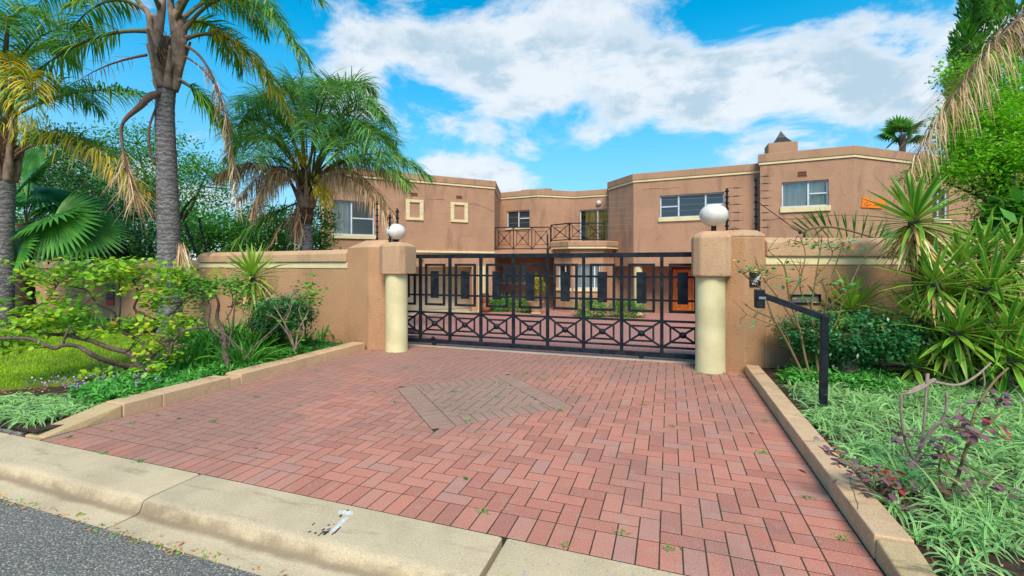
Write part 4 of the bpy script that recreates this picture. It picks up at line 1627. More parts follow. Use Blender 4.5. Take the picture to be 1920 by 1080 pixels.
# red and black security board on the low wall
o0 = pt(227, 555, 12.35)
fs = Facet((-14, 7.95), (-10.28, 7.72))
us = (Vector((o0[0], o0[1])) - fs.p).dot(fs.d)
zc = .69
ss_ = empty('security_sign', fs.P(us, .02, zc), 'red and black shield sign on the low wall behind the rose', 'sign')
m = MB(); fs.box(m, us - .17, us + .17, .002, .02, zc - .26, zc + .28); m.build('sign_board', M['signblack'], ss_, bevel=.004)
m = MB(); fs.box(m, us - .172, us + .172, .019, .024, zc - .262, zc - .12); fs.box(m, us - .14, us + .14, .019, .024, zc - .03, zc - .005); m.build('red_band', M['red'], ss_)
m = MB(); m.hexa([fs.P(us, .019, zc - .0), fs.P(us + .09, .019, zc + .12), fs.P(us, .019, zc + .22), fs.P(us - .09, .019, zc + .12), fs.P(us, .026, zc - .0), fs.P(us + .09, .026, zc + .12), fs.P(us, .026, zc + .22), fs.P(us - .09, .026, zc + .12)])
m.build('red_diamond', M['red'], ss_)
m = MB()
for sgn in (-1, 1):
    m.bar(fs.P(us + sgn * .15, .024, zc + .02), fs.P(us + sgn * .07, .024, zc + .25), .02, .006)
    m.bar(fs.P(us + sgn * .07, .024, zc + .02), fs.P(us + sgn * .13, .024, zc + .2), .014, .006)
m.build('blue_stripes', M['signblue'], ss_)

# intercom on a bent square post beside the drive
ic = empty('intercom_post', (1.44, 5.3, 0), 'black square intercom post bent over towards the drive', 'intercom')
A_ = Vector((1.44, 5.3, -.05)); B_ = Vector((1.455, 5.3, .965)); C_ = Vector((.90, 5.35, 1.19))
m = MB().bar(A_, B_ + Vector((0, 0, .03)), .065, .065)
m.build('post', M['black'], ic, bevel=.006)
MB().bar(B_ + Vector((.03, 0, .0)), C_, .05, .062).build('arm', M['black'], ic, bevel=.006)
m = MB().box(.838, 5.26, 1.055, .925, 5.38, 1.245)
bx = m.build('intercom_box', M['black'], ic, bevel=.006)
m = MB().box(.865, 5.252, 1.15, .93, 5.259, 1.175)
m.build('clamp_plate', M['steel'], bx)
m = MB().box(.85, 5.255, 1.065, .9, 5.2595, 1.13)
m.build('speaker_grille', M['signblack'], bx)

fw = Facet((1.0, 7.06), (1.28, 7.28))
fw2 = Facet((1.28, 7.28), (2.3, 7.8))
kp = empty('keypad_plate', fw.P(.14, .02, 1.32), 'small black plate with white marks on the right gate pier', 'keypad')
m = MB(); fw.box(m, .06, .25, .002, .022, 1.20, 1.41); m.build('plate', M['signblack'], kp, bevel=.004)
m = MB()
for i in range(3):
    a = .09 + .045 * i
    m.bar(fw.P(a, .026, 1.23 + .03 * i), fw.P(a + .055, .026, 1.31 + .03 * i), .026, .006)
    m.bar(fw.P(a + .05, .026, 1.22 + .03 * i), fw.P(a + .02, .026, 1.25 + .03 * i), .02, .006)
m.build('white_mark', M['white'], kp)
lb = empty('letterbox', fw2.P(.6, .02, 1.0), 'dark letter slot with a steel flap in the right wall', 'letterbox')
m = MB()
u0, u1, z0, z1 = .37, .86, .94, 1.08
fw2.box(m, u0, u1, .001, .03, z0, z0 + .025); fw2.box(m, u0, u1, .001, .03, z1 - .025, z1)
fw2.box(m, u0, u0 + .025, .001, .029, z0 + .025, z1 - .025); fw2.box(m, u1 - .025, u1, .001, .029, z0 + .025, z1 - .025)
m.build('slot_frame', M['signblack'], lb, bevel=.003)
m = MB(); fw2.box(m, u0 + .026, u1 - .026, .001, .012, z0 + .026, z1 - .026); m.build('flap', M['steel'], lb)

# ================================================================== vegetation
def frond(parent, p0, p1, p2, L=.55, n=85, mat='palm', rmat='rachis', droop=1.3, r0=.03, start=.2, W=.024, lift=.25, spread=1.0, name='frond', thin=1.0, root=None, rr=.1):
    C = bez(p0, p1, p2, 16)
    f = FO()
    if root is not None:                     # broad sheathing base clasping the trunk top
        out = unit((np.asarray(p0) - root) * [1, 1, 0] + 1e-3)
        r_ = np.asarray(root) + out * rr * 1.4
        f.tube(poly_smooth([r_ - [0, 0, .12], r_ + out * .03 + [0, 0, .12], np.asarray(p0) * .55 + r_ * .45 + out * .05, C[0], C[1]], 4), list(np.interp(np.linspace(0, 1, 17), [0, .2, .5, .75, 1], [rr * .7, rr, rr * .62, r0 * 1.35, r0 * .95])), 9, mi=2)
    tt = np.linspace(0, 1, 16)
    f.tube(C, list(r0 * (1 - .88 * tt)), 6, mi=1)
    for sg in (-1, 1):
        t = np.linspace(start, 1, n) + rng.normal(size=n) * .006
        t = np.clip(t, start, .999)
        keep = rng.random(n) < thin
        t = t[keep]
        k = len(t)
        x = t * 15
        i = np.minimum(x.astype(int), 14)
        fr = (x - i)[:, None]
        P = C[i] * (1 - fr) + C[i + 1] * fr
        T = unit(C[i + 1] - C[i])
        S = unit(np.cross(T, [0, 0, 1.]) + 1e-4)
        U = np.cross(S, T)
        d = S * sg * (spread * (.7 + .5 * rng.random(k)))[:, None] + T * (.35 + .5 * t)[:, None] + U * (rng.normal(size=k) * .42 + lift)[:, None]
        ln = L * (.35 + .75 * np.sin(math.pi * (.12 + .80 * (t - start) / (1 - start)))) * rng.uniform(.8, 1.15, k)
        f.blades(P, d, ln, W * rng.uniform(.8, 1.2, k), droop * rng.uniform(.6, 1.3, k), 4, np.array([.5, 1, .9, .6, .08]))
    return f.build(name, [M[mat], M[rmat], M['boot']], parent)


def palm_trunk(parent, pts, r, mat='trunk', n=20, name='trunk'):
    C = poly_smooth(pts, 14)
    z = C[:, 2]
    rr = [a * (1 + .012 * math.sin(zz * 41 + 2 * math.sin(zz * 5)) + .012 * math.sin(zz * 23 + 1)) for a, zz in zip(np.interp(np.linspace(0, 1, len(C)), np.linspace(0, 1, len(r)), r), z)]
    return MB().tube(C, rr, n).build(name, M[mat], parent, smooth=True)


def leaf_bases(parent, top, n, r0, r1, h, up=.0, seed=0):
    R = random.Random(seed)
    for k in range(n):
        a = 2 * math.pi * (k + R.uniform(-.2, .2)) / n + seed
        d = np.array((math.cos(a), math.sin(a), 0))
        hh = h * R.uniform(.8, 1.25)
        P = [top + d * r0 * .7 + [0, 0, -.12], top + d * r0 + [0, 0, hh * .15], top + d * (r0 * .6 + r1 * .4) + [0, 0, hh * .5], top + d * r1 * 1.05 + [0, 0, hh], top + d * r1 * 1.35 + [0, 0, hh * 1.5]]
        MB().tube(poly_smooth(P, 4), list(np.interp(np.linspace(0, 1, 17), [0, .2, .5, .8, 1], [r0 * .5, r0 * .52, r0 * .36, r0 * .2, r0 * .13])), 10).build('leaf_base', M['boot'], parent, smooth=True)


# ---- tall queen palm in front of the left wall
D1 = 9.5
base = pt(318, 632, D1)
top1 = pt(313, 158, D1)
palm = empty('palm_tree', tuple(base), 'tall palm with a grey ringed trunk in front of the left wall', 'palm tree')
palm_trunk(palm, [base + [0, 0, -.1], pt(318, 540, D1), pt(316, 420, D1), pt(312, 300, D1), pt(309, 210, D1), top1], [.235, .215, .2, .182, .172, .168])
def fibre_heart(parent, top, r, h, n=260):
    """dark fibrous heart between the leaf bases"""
    f = FO()
    f.tube([top - np.array((0, 0, .1)), top + np.array((0, 0, h * .3)), top + np.array((0, 0, h * .75)), top + np.array((0, 0, h))], [r * .8, r, r * .9, r * .3], 14, mi=0)
    a_ = rng.random(n) * 6.28
    z_ = rng.random(n)
    P_ = np.asarray(top) + np.stack([np.cos(a_) * r * 1.02, np.sin(a_) * r * 1.02, z_ * h], 1)
    f.blades(P_, np.stack([np.cos(a_) * .6, np.sin(a_) * .6, np.ones(n)], 1) + rng.normal(size=(n, 3)) * .5, rng.uniform(.1, .3, n), .012, .8, 3, mi=1)
    return f.build('crown_fibre', [M['fibre'], M['palm_dead']], parent)


fibre_heart(palm, top1, .18, 1.0)
leaf_bases(palm, top1, 5, .165, .3, .55, seed=1)
c1 = top1 + np.array((0, 0, 1.0))
F1 = [  # ((x, y, dd) control, (x, y, dd) end, kind)
    ((285, 60, 0), (150, 40, -.2), (-5, 200, -.6), 'palm', 1.1), ((280, 30, 0), (180, -120, .8), (60, 20, 1.2), 'palm', 1.2),
    ((345, 60, 0), (440, -90, -.2), (572, 110, -.4), 'palm', 1.5), ((345, 75, 0), (450, 20, .4), (545, 225, .6), 'palm_yellow', 1.5),
    ((330, 40, 0), (400, -130, -1), (520, 30, -1.6), 'palm', 1.3), ((300, 20, 0), (240, -150, -1.2), (140, 10, -1.9), 'palm', 1.3),
    ((320, 10, 0), (330, -220, 1.2), (420, -40, 2.6), 'palm', 1.3), ((305, 10, 0), (290, -240, .6), (230, -60, 2.4), 'palm', 1.3),
    ((335, 150, 0), (375, 165, .2), (430, 250, .4), 'palm', 1.0), ((320, 0, 0), (350, -200, -1.5), (390, -40, -2.8), 'palm', 1.2),
    ((340, 40, 0), (430, -60, .8), (500, 60, 1.5), 'palm', 1.3), ((295, 40, 0), (200, -60, .2), (110, 90, .6), 'palm', 1.2),
    ((335, 50, 0), (400, 10, 1.0), (455, 130, 1.6), 'palm', 1.2), ((330, 20, 0), (470, -170, .3), (600, 0, .2), 'palm', 1.2)]
for (a, b, c, kd, dr) in F1:
    frond(palm, pt(a[0], a[1], D1 + a[2]), pt(b[0], b[1], D1 + b[2]), pt(c[0], c[1], D1 + c[2]), L=.64, n=125, mat=kd, droop=dr * 1.25, r0=.045, start=.22, W=.027, root=top1, rr=.105)
# stripped old fronds
frond(palm, pt(275, 103, D1), pt(200, 115, D1), pt(150, 150, D1), L=.4, n=30, mat='palm_dead', rmat='rachis_dead', droop=1.8, r0=.03, thin=.6, W=.014, name='dead_frond')
frond(palm, pt(345, 85, D1), pt(425, 110, D1), pt(448, 400, D1 - .2), L=.5, n=60, mat='palm_dead', rmat='rachis_dead', droop=3.2, r0=.035, start=.3, W=.017, lift=-.3, name='dead_frond', spread=.5)
frond(palm, pt(345, 105, D1), pt(395, 130, D1), pt(425, 200, D1), L=.35, n=30, mat='palm_dead', rmat='rachis_dead', droop=1.5, r0=.025, thin=.6, W=.012, name='dead_frond')
# hanging dead frond with its boat shaped base on the left of the trunk
hang = poly_smooth([pt(303, 172, D1 - .1), pt(280, 182, D1 - .35), pt(262, 200, D1 - .4), pt(232, 228, D1 - .4), pt(228, 262, D1 - .4), pt(240, 320, D1 - .4), pt(258, 370, D1 - .4)], 5)
f = FO()
f.tube(hang, list(np.interp(np.linspace(0, 1, len(hang)), [0, .12, .3, .5, 1], [.04, .075, .062, .034, .018])), 8, mi=1)
tp = np.repeat(hang[-9:], 12, 0)
f.blades(tp, unit(rng.normal(size=(len(tp), 3)) * .45 + [.35, 0, -1.]), rng.uniform(.4, .95, len(tp)), .016, .6, 4, np.array([.6, 1, .9, .6, .1]))
f.build('dead_frond', [M['palm_dead'], M['rachis_dead']], palm)
MB().tube(poly_smooth([pt(298, 190, D1 - .1), pt(281, 235, D1 - .25), pt(280, 275, D1 - .25), pt(289, 310, D1 - .2)], 5), .022, 6).build('dead_stalk', M['rachis_dead'], palm, smooth=True)
f = FO()
tp = np.array([pt(340, 460, D1 - .05)] * 40) + rng.normal(size=(40, 3)) * .03
f.blades(tp, unit(rng.normal(size=(40, 3)) * .25 + [.35, -.05, -1]), rng.uniform(.4, 1.0, 40), .018, .4, 4)
f.build('dead_frond', [M['palm_dead'], M['rachis_dead']], palm)

# ---- palm behind the left wall
D3 = 12.0
base3 = pt(575, 470, D3); base3[2] = -.05
top3 = pt(575, 385, D3)
palm3 = empty('palm_tree', tuple(base3), 'bushy palm with drooping brown fronds behind the left wall', 'palm tree')
palm_trunk(palm3, [base3, pt(576, 470, D3), pt(575, 420, D3), top3], [.15, .13, .125, .13])
leaf_bases(palm3, top3 + np.array((0, 0, .05)), 8, .17, .33, .55, seed=4)
fibre_heart(palm3, top3 - np.array((0, 0, .4)), .17, 1.1)
cr = (575, 345)
F3 = [((660, 120), (712, 215), -.5), ((640, 100), (700, 170), .8), ((600, 120), (655, 165), -1.4), ((560, 110), (500, 190), -1.2), ((500, 120), (445, 240), .4), ((480, 180), (430, 300), -.8),
      ((700, 240), (800, 330), .0), ((690, 210), (745, 270), 1.4), ((700, 250), (765, 350), -.9), ((540, 110), (610, 200), 2.2), ((520, 140), (470, 260), 2.0), ((640, 180), (690, 280), 2.4),
      ((560, 90), (540, 175), 1.0), ((530, 130), (440, 200), .9), ((670, 150), (720, 300), -1.6), ((500, 160), (420, 260), 1.4), ((650, 130), (760, 310), .8), ((600, 90), (620, 180), -2.2), ((500, 200), (470, 300), -2.2), ((660, 210), (640, 300), -2.4), ((500, 250), (440, 330), 1.8), ((610, 150), (575, 260), -2.6), ((640, 140), (735, 235), .3)]
for (b, c, dd) in F3:
    frond(palm3, pt(cr[0] + random.uniform(-10, 10), cr[1], D3), pt(b[0], b[1], D3 + dd * .4), pt(c[0], c[1], D3 + dd), L=.75, n=130, mat='palm_teal', droop=1.5, r0=.035, W=.025, start=.2)
frond(palm3, pt(576, 300, D3), pt(572, 180, D3), pt(560, 118, D3), L=.35, n=50, mat='palm', droop=.4, r0=.02, W=.022, name='spear_frond')
for (b, c, dd) in [((650, 250), (745, 415), -.8), ((640, 270), (735, 420), -1.4), ((500, 270), (405, 330), -.4), ((520, 270), (470, 400), -1.2), ((530, 260), (450, 370), .6), ((650, 240), (760, 350), .4)]:
    frond(palm3, pt(cr[0], cr[1] + 15, D3), pt(b[0], b[1], D3 + dd * .5), pt(c[0], c[1], D3 + dd), L=.66, n=170, mat='palm_dead', rmat='rachis_dead', droop=3.4, r0=.03, W=.017, lift=-.3, name='dead_frond', spread=.6)
frond(palm3, pt(560, 380, D3), pt(520, 390, D3 - .5), pt(425, 470, D3 - .8), L=.6, n=80, mat='palm', droop=2.0, r0=.03, W=.028)
frond(palm3, pt(560, 400, D3), pt(535, 400, D3 - .5), pt(503, 470, D3 - .6), L=.3, n=20, mat='palm_dead', rmat='rachis_dead', droop=2.5, r0=.03, W=.02, name='dead_frond')
for (x, y) in ((605, 350), (562, 290), (610, 362)):
    f = FO()
    p = np.array([pt(x, y, D3 - .3)] * 220) + rng.normal(size=(220, 3)) * [.13, .13, .17]
    f.blades(p, unit(rng.normal(size=(220, 3)) * .5 + [0, 0, -1]), .2, .02, .3, 2)
    f.build('flower_cluster', [M['flower']], palm3, 'stuff')
f = FO()
p = np.array([pt(562, 400, D3)] * 160) + rng.normal(size=(160, 3)) * [.1, .1, .2]
f.blades(p, unit(rng.normal(size=(160, 3)) * .25 + [0, 0, -1]), rng.uniform(.4, .9, 160), .03, .2, 3)
f.build('dead_skirt', [M['palm_dead']], palm3)

# ---- palm at the left edge
D2 = 10.0
base2 = pt(5, 640, D2)
top2 = pt(8, 330, D2)
palm2 = empty('palm_tree', tuple(base2), 'palm at the left edge with yellowing fronds hanging over the wall', 'palm tree')
palm_trunk(palm2, [base2 + [0, 0, -.1], pt(6, 500, D2), pt(8, 400, D2), top2], [.19, .175, .17, .18])
leaf_bases(palm2, top2 + np.array((0, 0, .0)), 6, .175, .28, .8, seed=2)
fibre_heart(palm2, top2, .17, 1.3)
for (a, b, c, dd, kd, dr, L) in [((25, 218), (140, 150), (268, 176), 0, 'palm', 2.4, .62), ((20, 295), (110, 190), (285, 370), -.3, 'palm_yellow', 2.2, .75), ((20, 290), (80, 215), (240, 300), .5, 'palm', 1.8, .7),
                                 ((10, 220), (30, 20), (175, 60), .3, 'palm', 1.4, .65), ((10, 200), (-10, -40), (90, 40), -1, 'palm', 1.4, .65), ((5, 210), (60, 20), (140, 120), 1.2, 'palm', 1.5, .65),
                                 ((15, 220), (60, 60), (60, 200), -2.0, 'palm_yellow', 2.0, .6), ((0, 200), (-60, 0), (-120, 120), 0, 'palm', 1.5, .65), ((8, 210), (20, -40), (10, 60), -1.6, 'palm', 1.4, .6),
                                 ((5, 200), (0, 10), (30, 190), -2.0, 'palm_yellow', 2.4, .6), ((10, 230), (90, 110), (190, 210), 1.8, 'palm', 1.8, .65), ((0, 240), (-60, 140), (-130, 300), -1, 'palm', 1.5, .6)]:
    frond(palm2, pt(a[0], a[1], D2), pt(b[0], b[1], D2 + dd * .5), pt(c[0], c[1], D2 + dd), L=L, n=120, mat=kd, droop=dr, r0=.04, W=.027)
frond(palm2, pt(20, 300, D2), pt(130, 195, D2 - .2), pt(290, 400, D2 - .3), L=.5, n=80, mat='palm_dead', rmat='rachis_dead', droop=3.0, r0=.035, W=.017, lift=-.2, start=.45, name='dead_frond', spread=.6)
f = FO()
p = np.array([pt(55, 235, D2)] * 300) + rng.normal(size=(300, 3)) * [.22, .15, .22]
f.blades(p, unit(rng.normal(size=(300, 3)) * .6 + [0, 0, -1]), .25, .018, .3, 2)
f.build('flower_cluster', [M['flower']], palm2, 'stuff')

# ---- fan palms
def fan_leaf(parent, stem, hub, direction, normal, L, n=38, span=250, droop=.55, mat='fan'):
    f = FO()
    f.tube(bez(stem, (np.asarray(stem) + hub) / 2 + [0, 0, .12], hub, 7), .016, 6, mi=1)
    d = unit(direction)
    nr = unit(np.asarray(normal) - d * np.dot(normal, d))
    s = np.cross(nr, d)
    a = np.radians(np.linspace(-span / 2, span / 2, n))
    dirs_ = d[None] * np.cos(a)[:, None] + s[None] * np.sin(a)[:, None] + nr * .06
    ln = L * (.72 + .28 * np.cos(a * .55)) * rng.uniform(.94, 1.05, n)
    wd = 2 * L * .62 * math.sin(math.radians(span / n / 2)) * 1.25
    side = np.cross(nr[None], dirs_)
    f.blades(np.repeat(np.asarray(hub)[None], n, 0), dirs_, ln, wd, droop, 6, np.array([.12, .5, .85, 1., .75, .42, .05]), fold=.45, side=side, rnd=rng.random(n) * .6 + rng.random() * .4)
    return f.build('fan_leaf', [M[mat], M['rachis']], parent)


DF = 11.2
bf = pt(48, 560, DF)
fanp = empty('fan_palm', tuple(bf), 'fan palm with broad glossy pleated leaves at the left wall', 'palm tree')
crown = pt(48, 420, DF)
MB().tube(poly_smooth([bf + [0, 0, -.5], pt(46, 500, DF), crown], 5), [.2, .2, .19, .18, .18, .17, .17, .17, .16, .16, .15], 12).build('trunk', M['fibre'], fanp, smooth=True)
for (hx, hy, dd, vx, vy, vd, L, nz) in [(55, 340, -.2, .8, .55, -.3, 1.25, (-.3, -.7, .5)), (95, 405, -.4, 1, .25, -.2, 1.3, (-.1, -.5, .8)), (100, 412, -.6, .8, -.6, -.3, 1.2, (.2, -.8, .5)), (28, 465, -.9, .15, -1, -.4, .95, (0, -1, .3)),
                                        (70, 360, .4, .9, -.15, .3, 1.25, (0, -.4, .9)), (40, 330, .3, .1, 1, .3, 1.2, (0, -.9, .2)), (150, 430, -.3, 1, -.45, .1, 1.1, (.1, -.6, .8)), (-10, 400, -.4, -.8, .2, -.3, 1.1, (0, -.8, .5)), (60, 440, .8, .8, -.5, .8, 1.1, (0, -.3, .9)),
                                        (120, 380, .5, 1, .1, .4, 1.1, (-.2, -.6, .7))]:
    dv = np.array((vx * CS - vd * SN, vx * SN + vd * CS, vy))
    fan_leaf(fanp, crown, pt(hx, hy, DF + dd), dv, nz, L)
# far fan palm above the right wing
DQ = 34
bq = pt(1692, 300, DQ); bq[2] = -.5
fq = empty('fan_palm', tuple(bq), 'distant fan palm crown rising behind the tower roof', 'palm tree')
cq = pt(1692, 255, DQ)
MB().tube([bq, cq], .2, 8).build('trunk', M['treebark'], fq, smooth=True)
for k in range(22):
    a = rng.random() * 6.28
    e = rng.uniform(-.3, 1.3)
    dv = np.array((math.cos(a) * math.cos(e), math.sin(a) * math.cos(e), math.sin(e)))
    fan_leaf(fq, cq, cq + dv * .7, dv, np.array((0, 0, 1.)) + rng.normal(size=3) * .5, 1.05, n=14, span=170, mat='palm')

# ---- leafy trees and hedges behind the walls
def clumps(f, c, r, n, per, rc, leaf, W=.55, mi=0, flat_=.3, shell=.55, droop=.5):
    """n clumps of per leaves spread through an ellipsoid c, r"""
    u = unit(rng.normal(size=(n, 3)))
    rad = rng.uniform(shell, 1, (n, 1)) ** .7
    cc = np.asarray(c) + u * rad * np.asarray(r)
    P = np.repeat(cc, per, 0) + rng.normal(size=(n * per, 3)) * rc
    D = unit(np.repeat(u, per, 0) * .5 + rng.normal(size=(n * per, 3)) * [1, 1, flat_ + .3])
    rn = np.clip(np.repeat(rng.random(n), per) * .6 + rng.random(n * per) * .4, 0, 1)
    f.blades(P, D, leaf * rng.uniform(.7, 1.3, n * per), leaf * W * rng.uniform(.8, 1.2, n * per), droop, 2, np.array([.25, 1, .08]), rnd=rn, mi=mi)


def tree(name, label, base, trunk, blobs, mat, leaf, per=26, cat='tree', group=None, rc=.16, dens=1.0, bark='treebark', tr=.13, shell=.45):
    t = empty(name, tuple(base), label, cat, group)
    c0 = np.mean([b[0] for b in blobs], 0)
    m = MB().tube([base, (np.asarray(base) + trunk) / 2 + rng.normal(size=3) * .08, trunk], [tr * 1.2, tr, tr * .8], 10)
    for (c, r, n) in blobs:
        m.tube([trunk, (np.asarray(trunk) + c) / 2 + rng.normal(size=3) * .15, c], [tr * .6, tr * .4, tr * .12], 7)
        for k in range(4):
            q = np.asarray(c) + unit(rng.normal(size=3)) * np.asarray(r) * .75
            m.tube([c, q], [tr * .2, tr * .06], 5)
    m.build('trunk', M[bark], t, smooth=True)
    f = FO()
    for (c, r, n) in blobs:
        clumps(f, c, r, int(n * dens), per, rc, leaf, shell=shell)
    f.build('crown', [M[mat]], t, kind='stuff')
    return t


def gb(x, d, z=0.):
    p = pt(x, 497, d)
    p[2] = z
    return p


tree('background_tree', 'dense green tree mass far behind the left palms', gb(150, 27), pt(150, 440, 27), [(pt(60, 400, 27), (3.2, 2, 2.2), 110), (pt(180, 390, 27), (3.0, 2, 2.4), 120), (pt(290, 400, 27), (2.6, 2, 2.0), 90), (pt(20, 300, 28), (3, 2, 2.2), 70), (pt(130, 310, 28), (2.6, 2, 1.8), 70), (pt(380, 430, 27), (2.4, 1.6, 1.2), 60)], 'tree_mid', .22, per=30, rc=.34, tr=.25, shell=.2)
tree('feathery_tree', 'feathery mid green tree behind the tall palm trunk', gb(330, 20), pt(330, 430, 20), [(pt(380, 350, 20), (2.2, 1.5, .9), 70), (pt(300, 300, 20.5), (2.2, 1.5, 1.3), 70), (pt(255, 270, 21), (1.8, 1.4, .9), 50), (pt(230, 350, 20), (1.6, 1.3, .9), 36), (pt(390, 320, 21), (1.2, 1., .5), 26)], 'tree_mid', .13, rc=.24, tr=.16, dens=1.6)
tree('dark_tree', 'dark dense tree behind the low left wall', gb(255, 16), pt(255, 450, 16), [(pt(205, 380, 16), (1.5, 1.2, 1.1), 70), (pt(265, 400, 16), (1.1, 1, 1.2), 60), (pt(150, 330, 16.5), (1.6, 1.2, 1.2), 60), (pt(100, 300, 17), (2, 1.2, 1.4), 60)], 'tree_dark', .12, rc=.2, tr=.2, dens=1.5)
tree('hedge_shrub', 'green shrub behind the wall between the tall palm and the fence posts', gb(375, 13), pt(375, 480, 13), [(pt(365, 450, 13), (.7, .6, .5), 60), (pt(410, 455, 13.5), (.7, .6, .55), 60), (pt(435, 430, 14), (.6, .6, .4), 36)], 'tree_mid', .1, rc=.13, tr=.06, cat='shrub', group='shrubs behind the left wall')
tree('hedge_shrub', 'green shrub behind the wall left of the bushy palm', gb(490, 14.5), pt(490, 480, 14.5), [(pt(480, 430, 14.5), (.9, .7, .8), 70), (pt(525, 440, 14.8), (.8, .7, .8), 60)], 'tree_mid', .11, rc=.15, tr=.06, cat='shrub', group='shrubs behind the left wall')
tree('hedge_shrub', 'green shrub between the bushy palm and the house window', gb(600, 14), pt(600, 480, 14), [(pt(598, 425, 14), (.45, .4, .9), 60), (pt(545, 440, 14.3), (.4, .4, .6), 30)], 'tree_mid', .1, rc=.12, tr=.05, cat='shrub', group='shrubs behind the left wall')
tree('hedge_shrub', 'dark shrub behind the low wall beneath the dark tree', gb(240, 13), pt(240, 480, 13), [(pt(245, 455, 13), (.8, .6, .6), 50), (pt(110, 440, 13.5), (1.3, .6, .9), 60), (pt(180, 460, 13.2), (.6, .5, .5), 30)], 'tree_dark', .11, rc=.16, tr=.07, cat='shrub', group='shrubs behind the left wall')
tree('hedge_shrub', 'low dense hedge along the back of the low wall', gb(220, 15), pt(220, 490, 15), [(pt(80, 470, 15), (1.0, .6, .6), 60), (pt(150, 472, 15), (1.0, .6, .5), 60), (pt(220, 475, 15), (1.0, .6, .5), 60), (pt(285, 475, 15), (.8, .6, .5), 50), (pt(20, 460, 15), (.9, .6, .7), 50)], 'tree_mid', .12, rc=.17, tr=.06, cat='shrub', group='shrubs behind the left wall', shell=.2)
tree('hedge_shrub', 'low dense hedge beneath the bushy palm', gb(520, 17), pt(520, 490, 17), [(pt(450, 465, 17), (1.1, .6, .6), 60), (pt(520, 465, 17), (1.1, .6, .7), 60), (pt(590, 455, 17), (.7, .6, .9), 60)], 'tree_mid', .13, rc=.2, tr=.06, cat='shrub', group='shrubs behind the left wall', shell=.2)
tree('far_tree', 'pale far tree low behind the left shrubs', gb(420, 40), pt(420, 440, 40), [(pt(400, 425, 40), (3, 2, 1.2), 40), (pt(330, 420, 42), (3, 2, 2), 40), (pt(500, 420, 42), (3.5, 2, 1.8), 50)], 'tree_mid', .3, rc=.4)
# right hand side: leafy tree, conifer
tree('leafy_tree', 'bright green leafy tree behind the yuccas at the right edge', gb(1890, 8.2), pt(1880, 400, 8.2), [(pt(1870, 270, 8.2), (.75, .6, .7), 120), (pt(1830, 210, 8.3), (.5, .5, .4), 46), (pt(1900, 330, 8.2), (.7, .6, .6), 110), (pt(1800, 300, 8.1), (.5, .45, .4), 50), (pt(1745, 330, 8.2), (.45, .4, .22), 26),
     (pt(1850, 150, 8.4), (.5, .5, .4), 40), (pt(1790, 130, 8.4), (.22, .2, .28), 12), (pt(1940, 230, 8.3), (.5, .5, .8), 70), (pt(1790, 240, 8.1), (.25, .25, .45), 22)], 'tree_lime', .07, rc=.1, per=26, tr=.07, dens=1.5)
DC_ = 21.
cfb = gb(1930, DC_, -.5)
cf = empty('conifer', tuple(cfb), 'tall conifer with upright sprays at the top right corner', 'tree')
MB().tube([cfb, cfb + [0, 0, 17]], [.3, .08], 10).build('trunk', M['treebark'], cf, smooth=True)
f = FO()
for k in range(620):
    z = rng.uniform(2.5, 17.5)
    rr = np.interp(z, [1, 4, 11, 15, 18], [2.4, 2.7, 2.6, 2.2, .6]) * rng.uniform(.8, 1.02)
    a = rng.random() * 6.28
    p = cfb + np.array((math.cos(a) * rr, math.sin(a) * rr, z))
    n = 60
    h = rng.uniform(.7, 1.3)
    t = rng.random((n, 1))
    ang = rng.random((n, 1)) * 6.28
    rw = .3 * np.sin(math.pi * (.15 + .8 * t))
    P = p + np.concatenate([np.cos(ang) * rw, np.sin(ang) * rw, t * h], 1)
    D = unit(np.concatenate([np.cos(ang), np.sin(ang), np.full((n, 1), 1.6)], 1) + rng.normal(size=(n, 3)) * .3)
    f.blades(P, D, .28, .09, .1, 2, np.array([.6, 1, .2]), rnd=np.full(n, rng.random()) * .5 + rng.random(n) * .5)
f.build('crown', [M['conifer']], cf, kind='stuff')
f = FO()
clumps(f, pt(1905, 390, 8.0), (.6, .5, .5), 120, 30, .09, .07, W=.3)
cb_ = empty('conifer_shrub', tuple(gb(1905, 8.0)), 'dense dark green shrub under the leafy tree at the right edge', 'shrub')
f.build('crown', [M['conifer']], cb_, kind='stuff')
MB().tube([gb(1905, 8.0), pt(1905, 400, 8.0)], [.08, .04], 8).build('trunk', M['treebark'], cb_, smooth=True)

# palm standing beyond the right edge, one dead frond hangs into view
D4 = 7.6
b4 = gb(2080, D4)
palm4 = empty('palm_tree', tuple(b4), 'palm whose dead brown frond hangs in at the top right', 'palm tree')
palm_trunk(palm4, [b4, pt(2080, 300, D4), pt(2070, 40, D4), pt(2060, -120, D4)], [.24, .22, .2, .2])
frond(palm4, pt(2040, -50, D4), pt(1850, 30, D4 - .3), pt(1690, 345, D4 - .6), L=.85, n=230, mat='palm_dead', rmat='rachis_dead', droop=2.3, r0=.04, start=.25, W=.011, lift=-.1, spread=.55, name='dead_frond')
for k in range(8):
    a = k * .78
    d_ = np.array((math.cos(a), math.sin(a), 0))
    if a > 2.2 and a < 5: continue
    c_ = pt(2060, -120, D4)
    frond(palm4, c_, c_ + d_ * 1.2 + [0, 0, 1.2], c_ + d_ * 2.8, L=.6, n=60, mat='palm', droop=1.6, r0=.04)
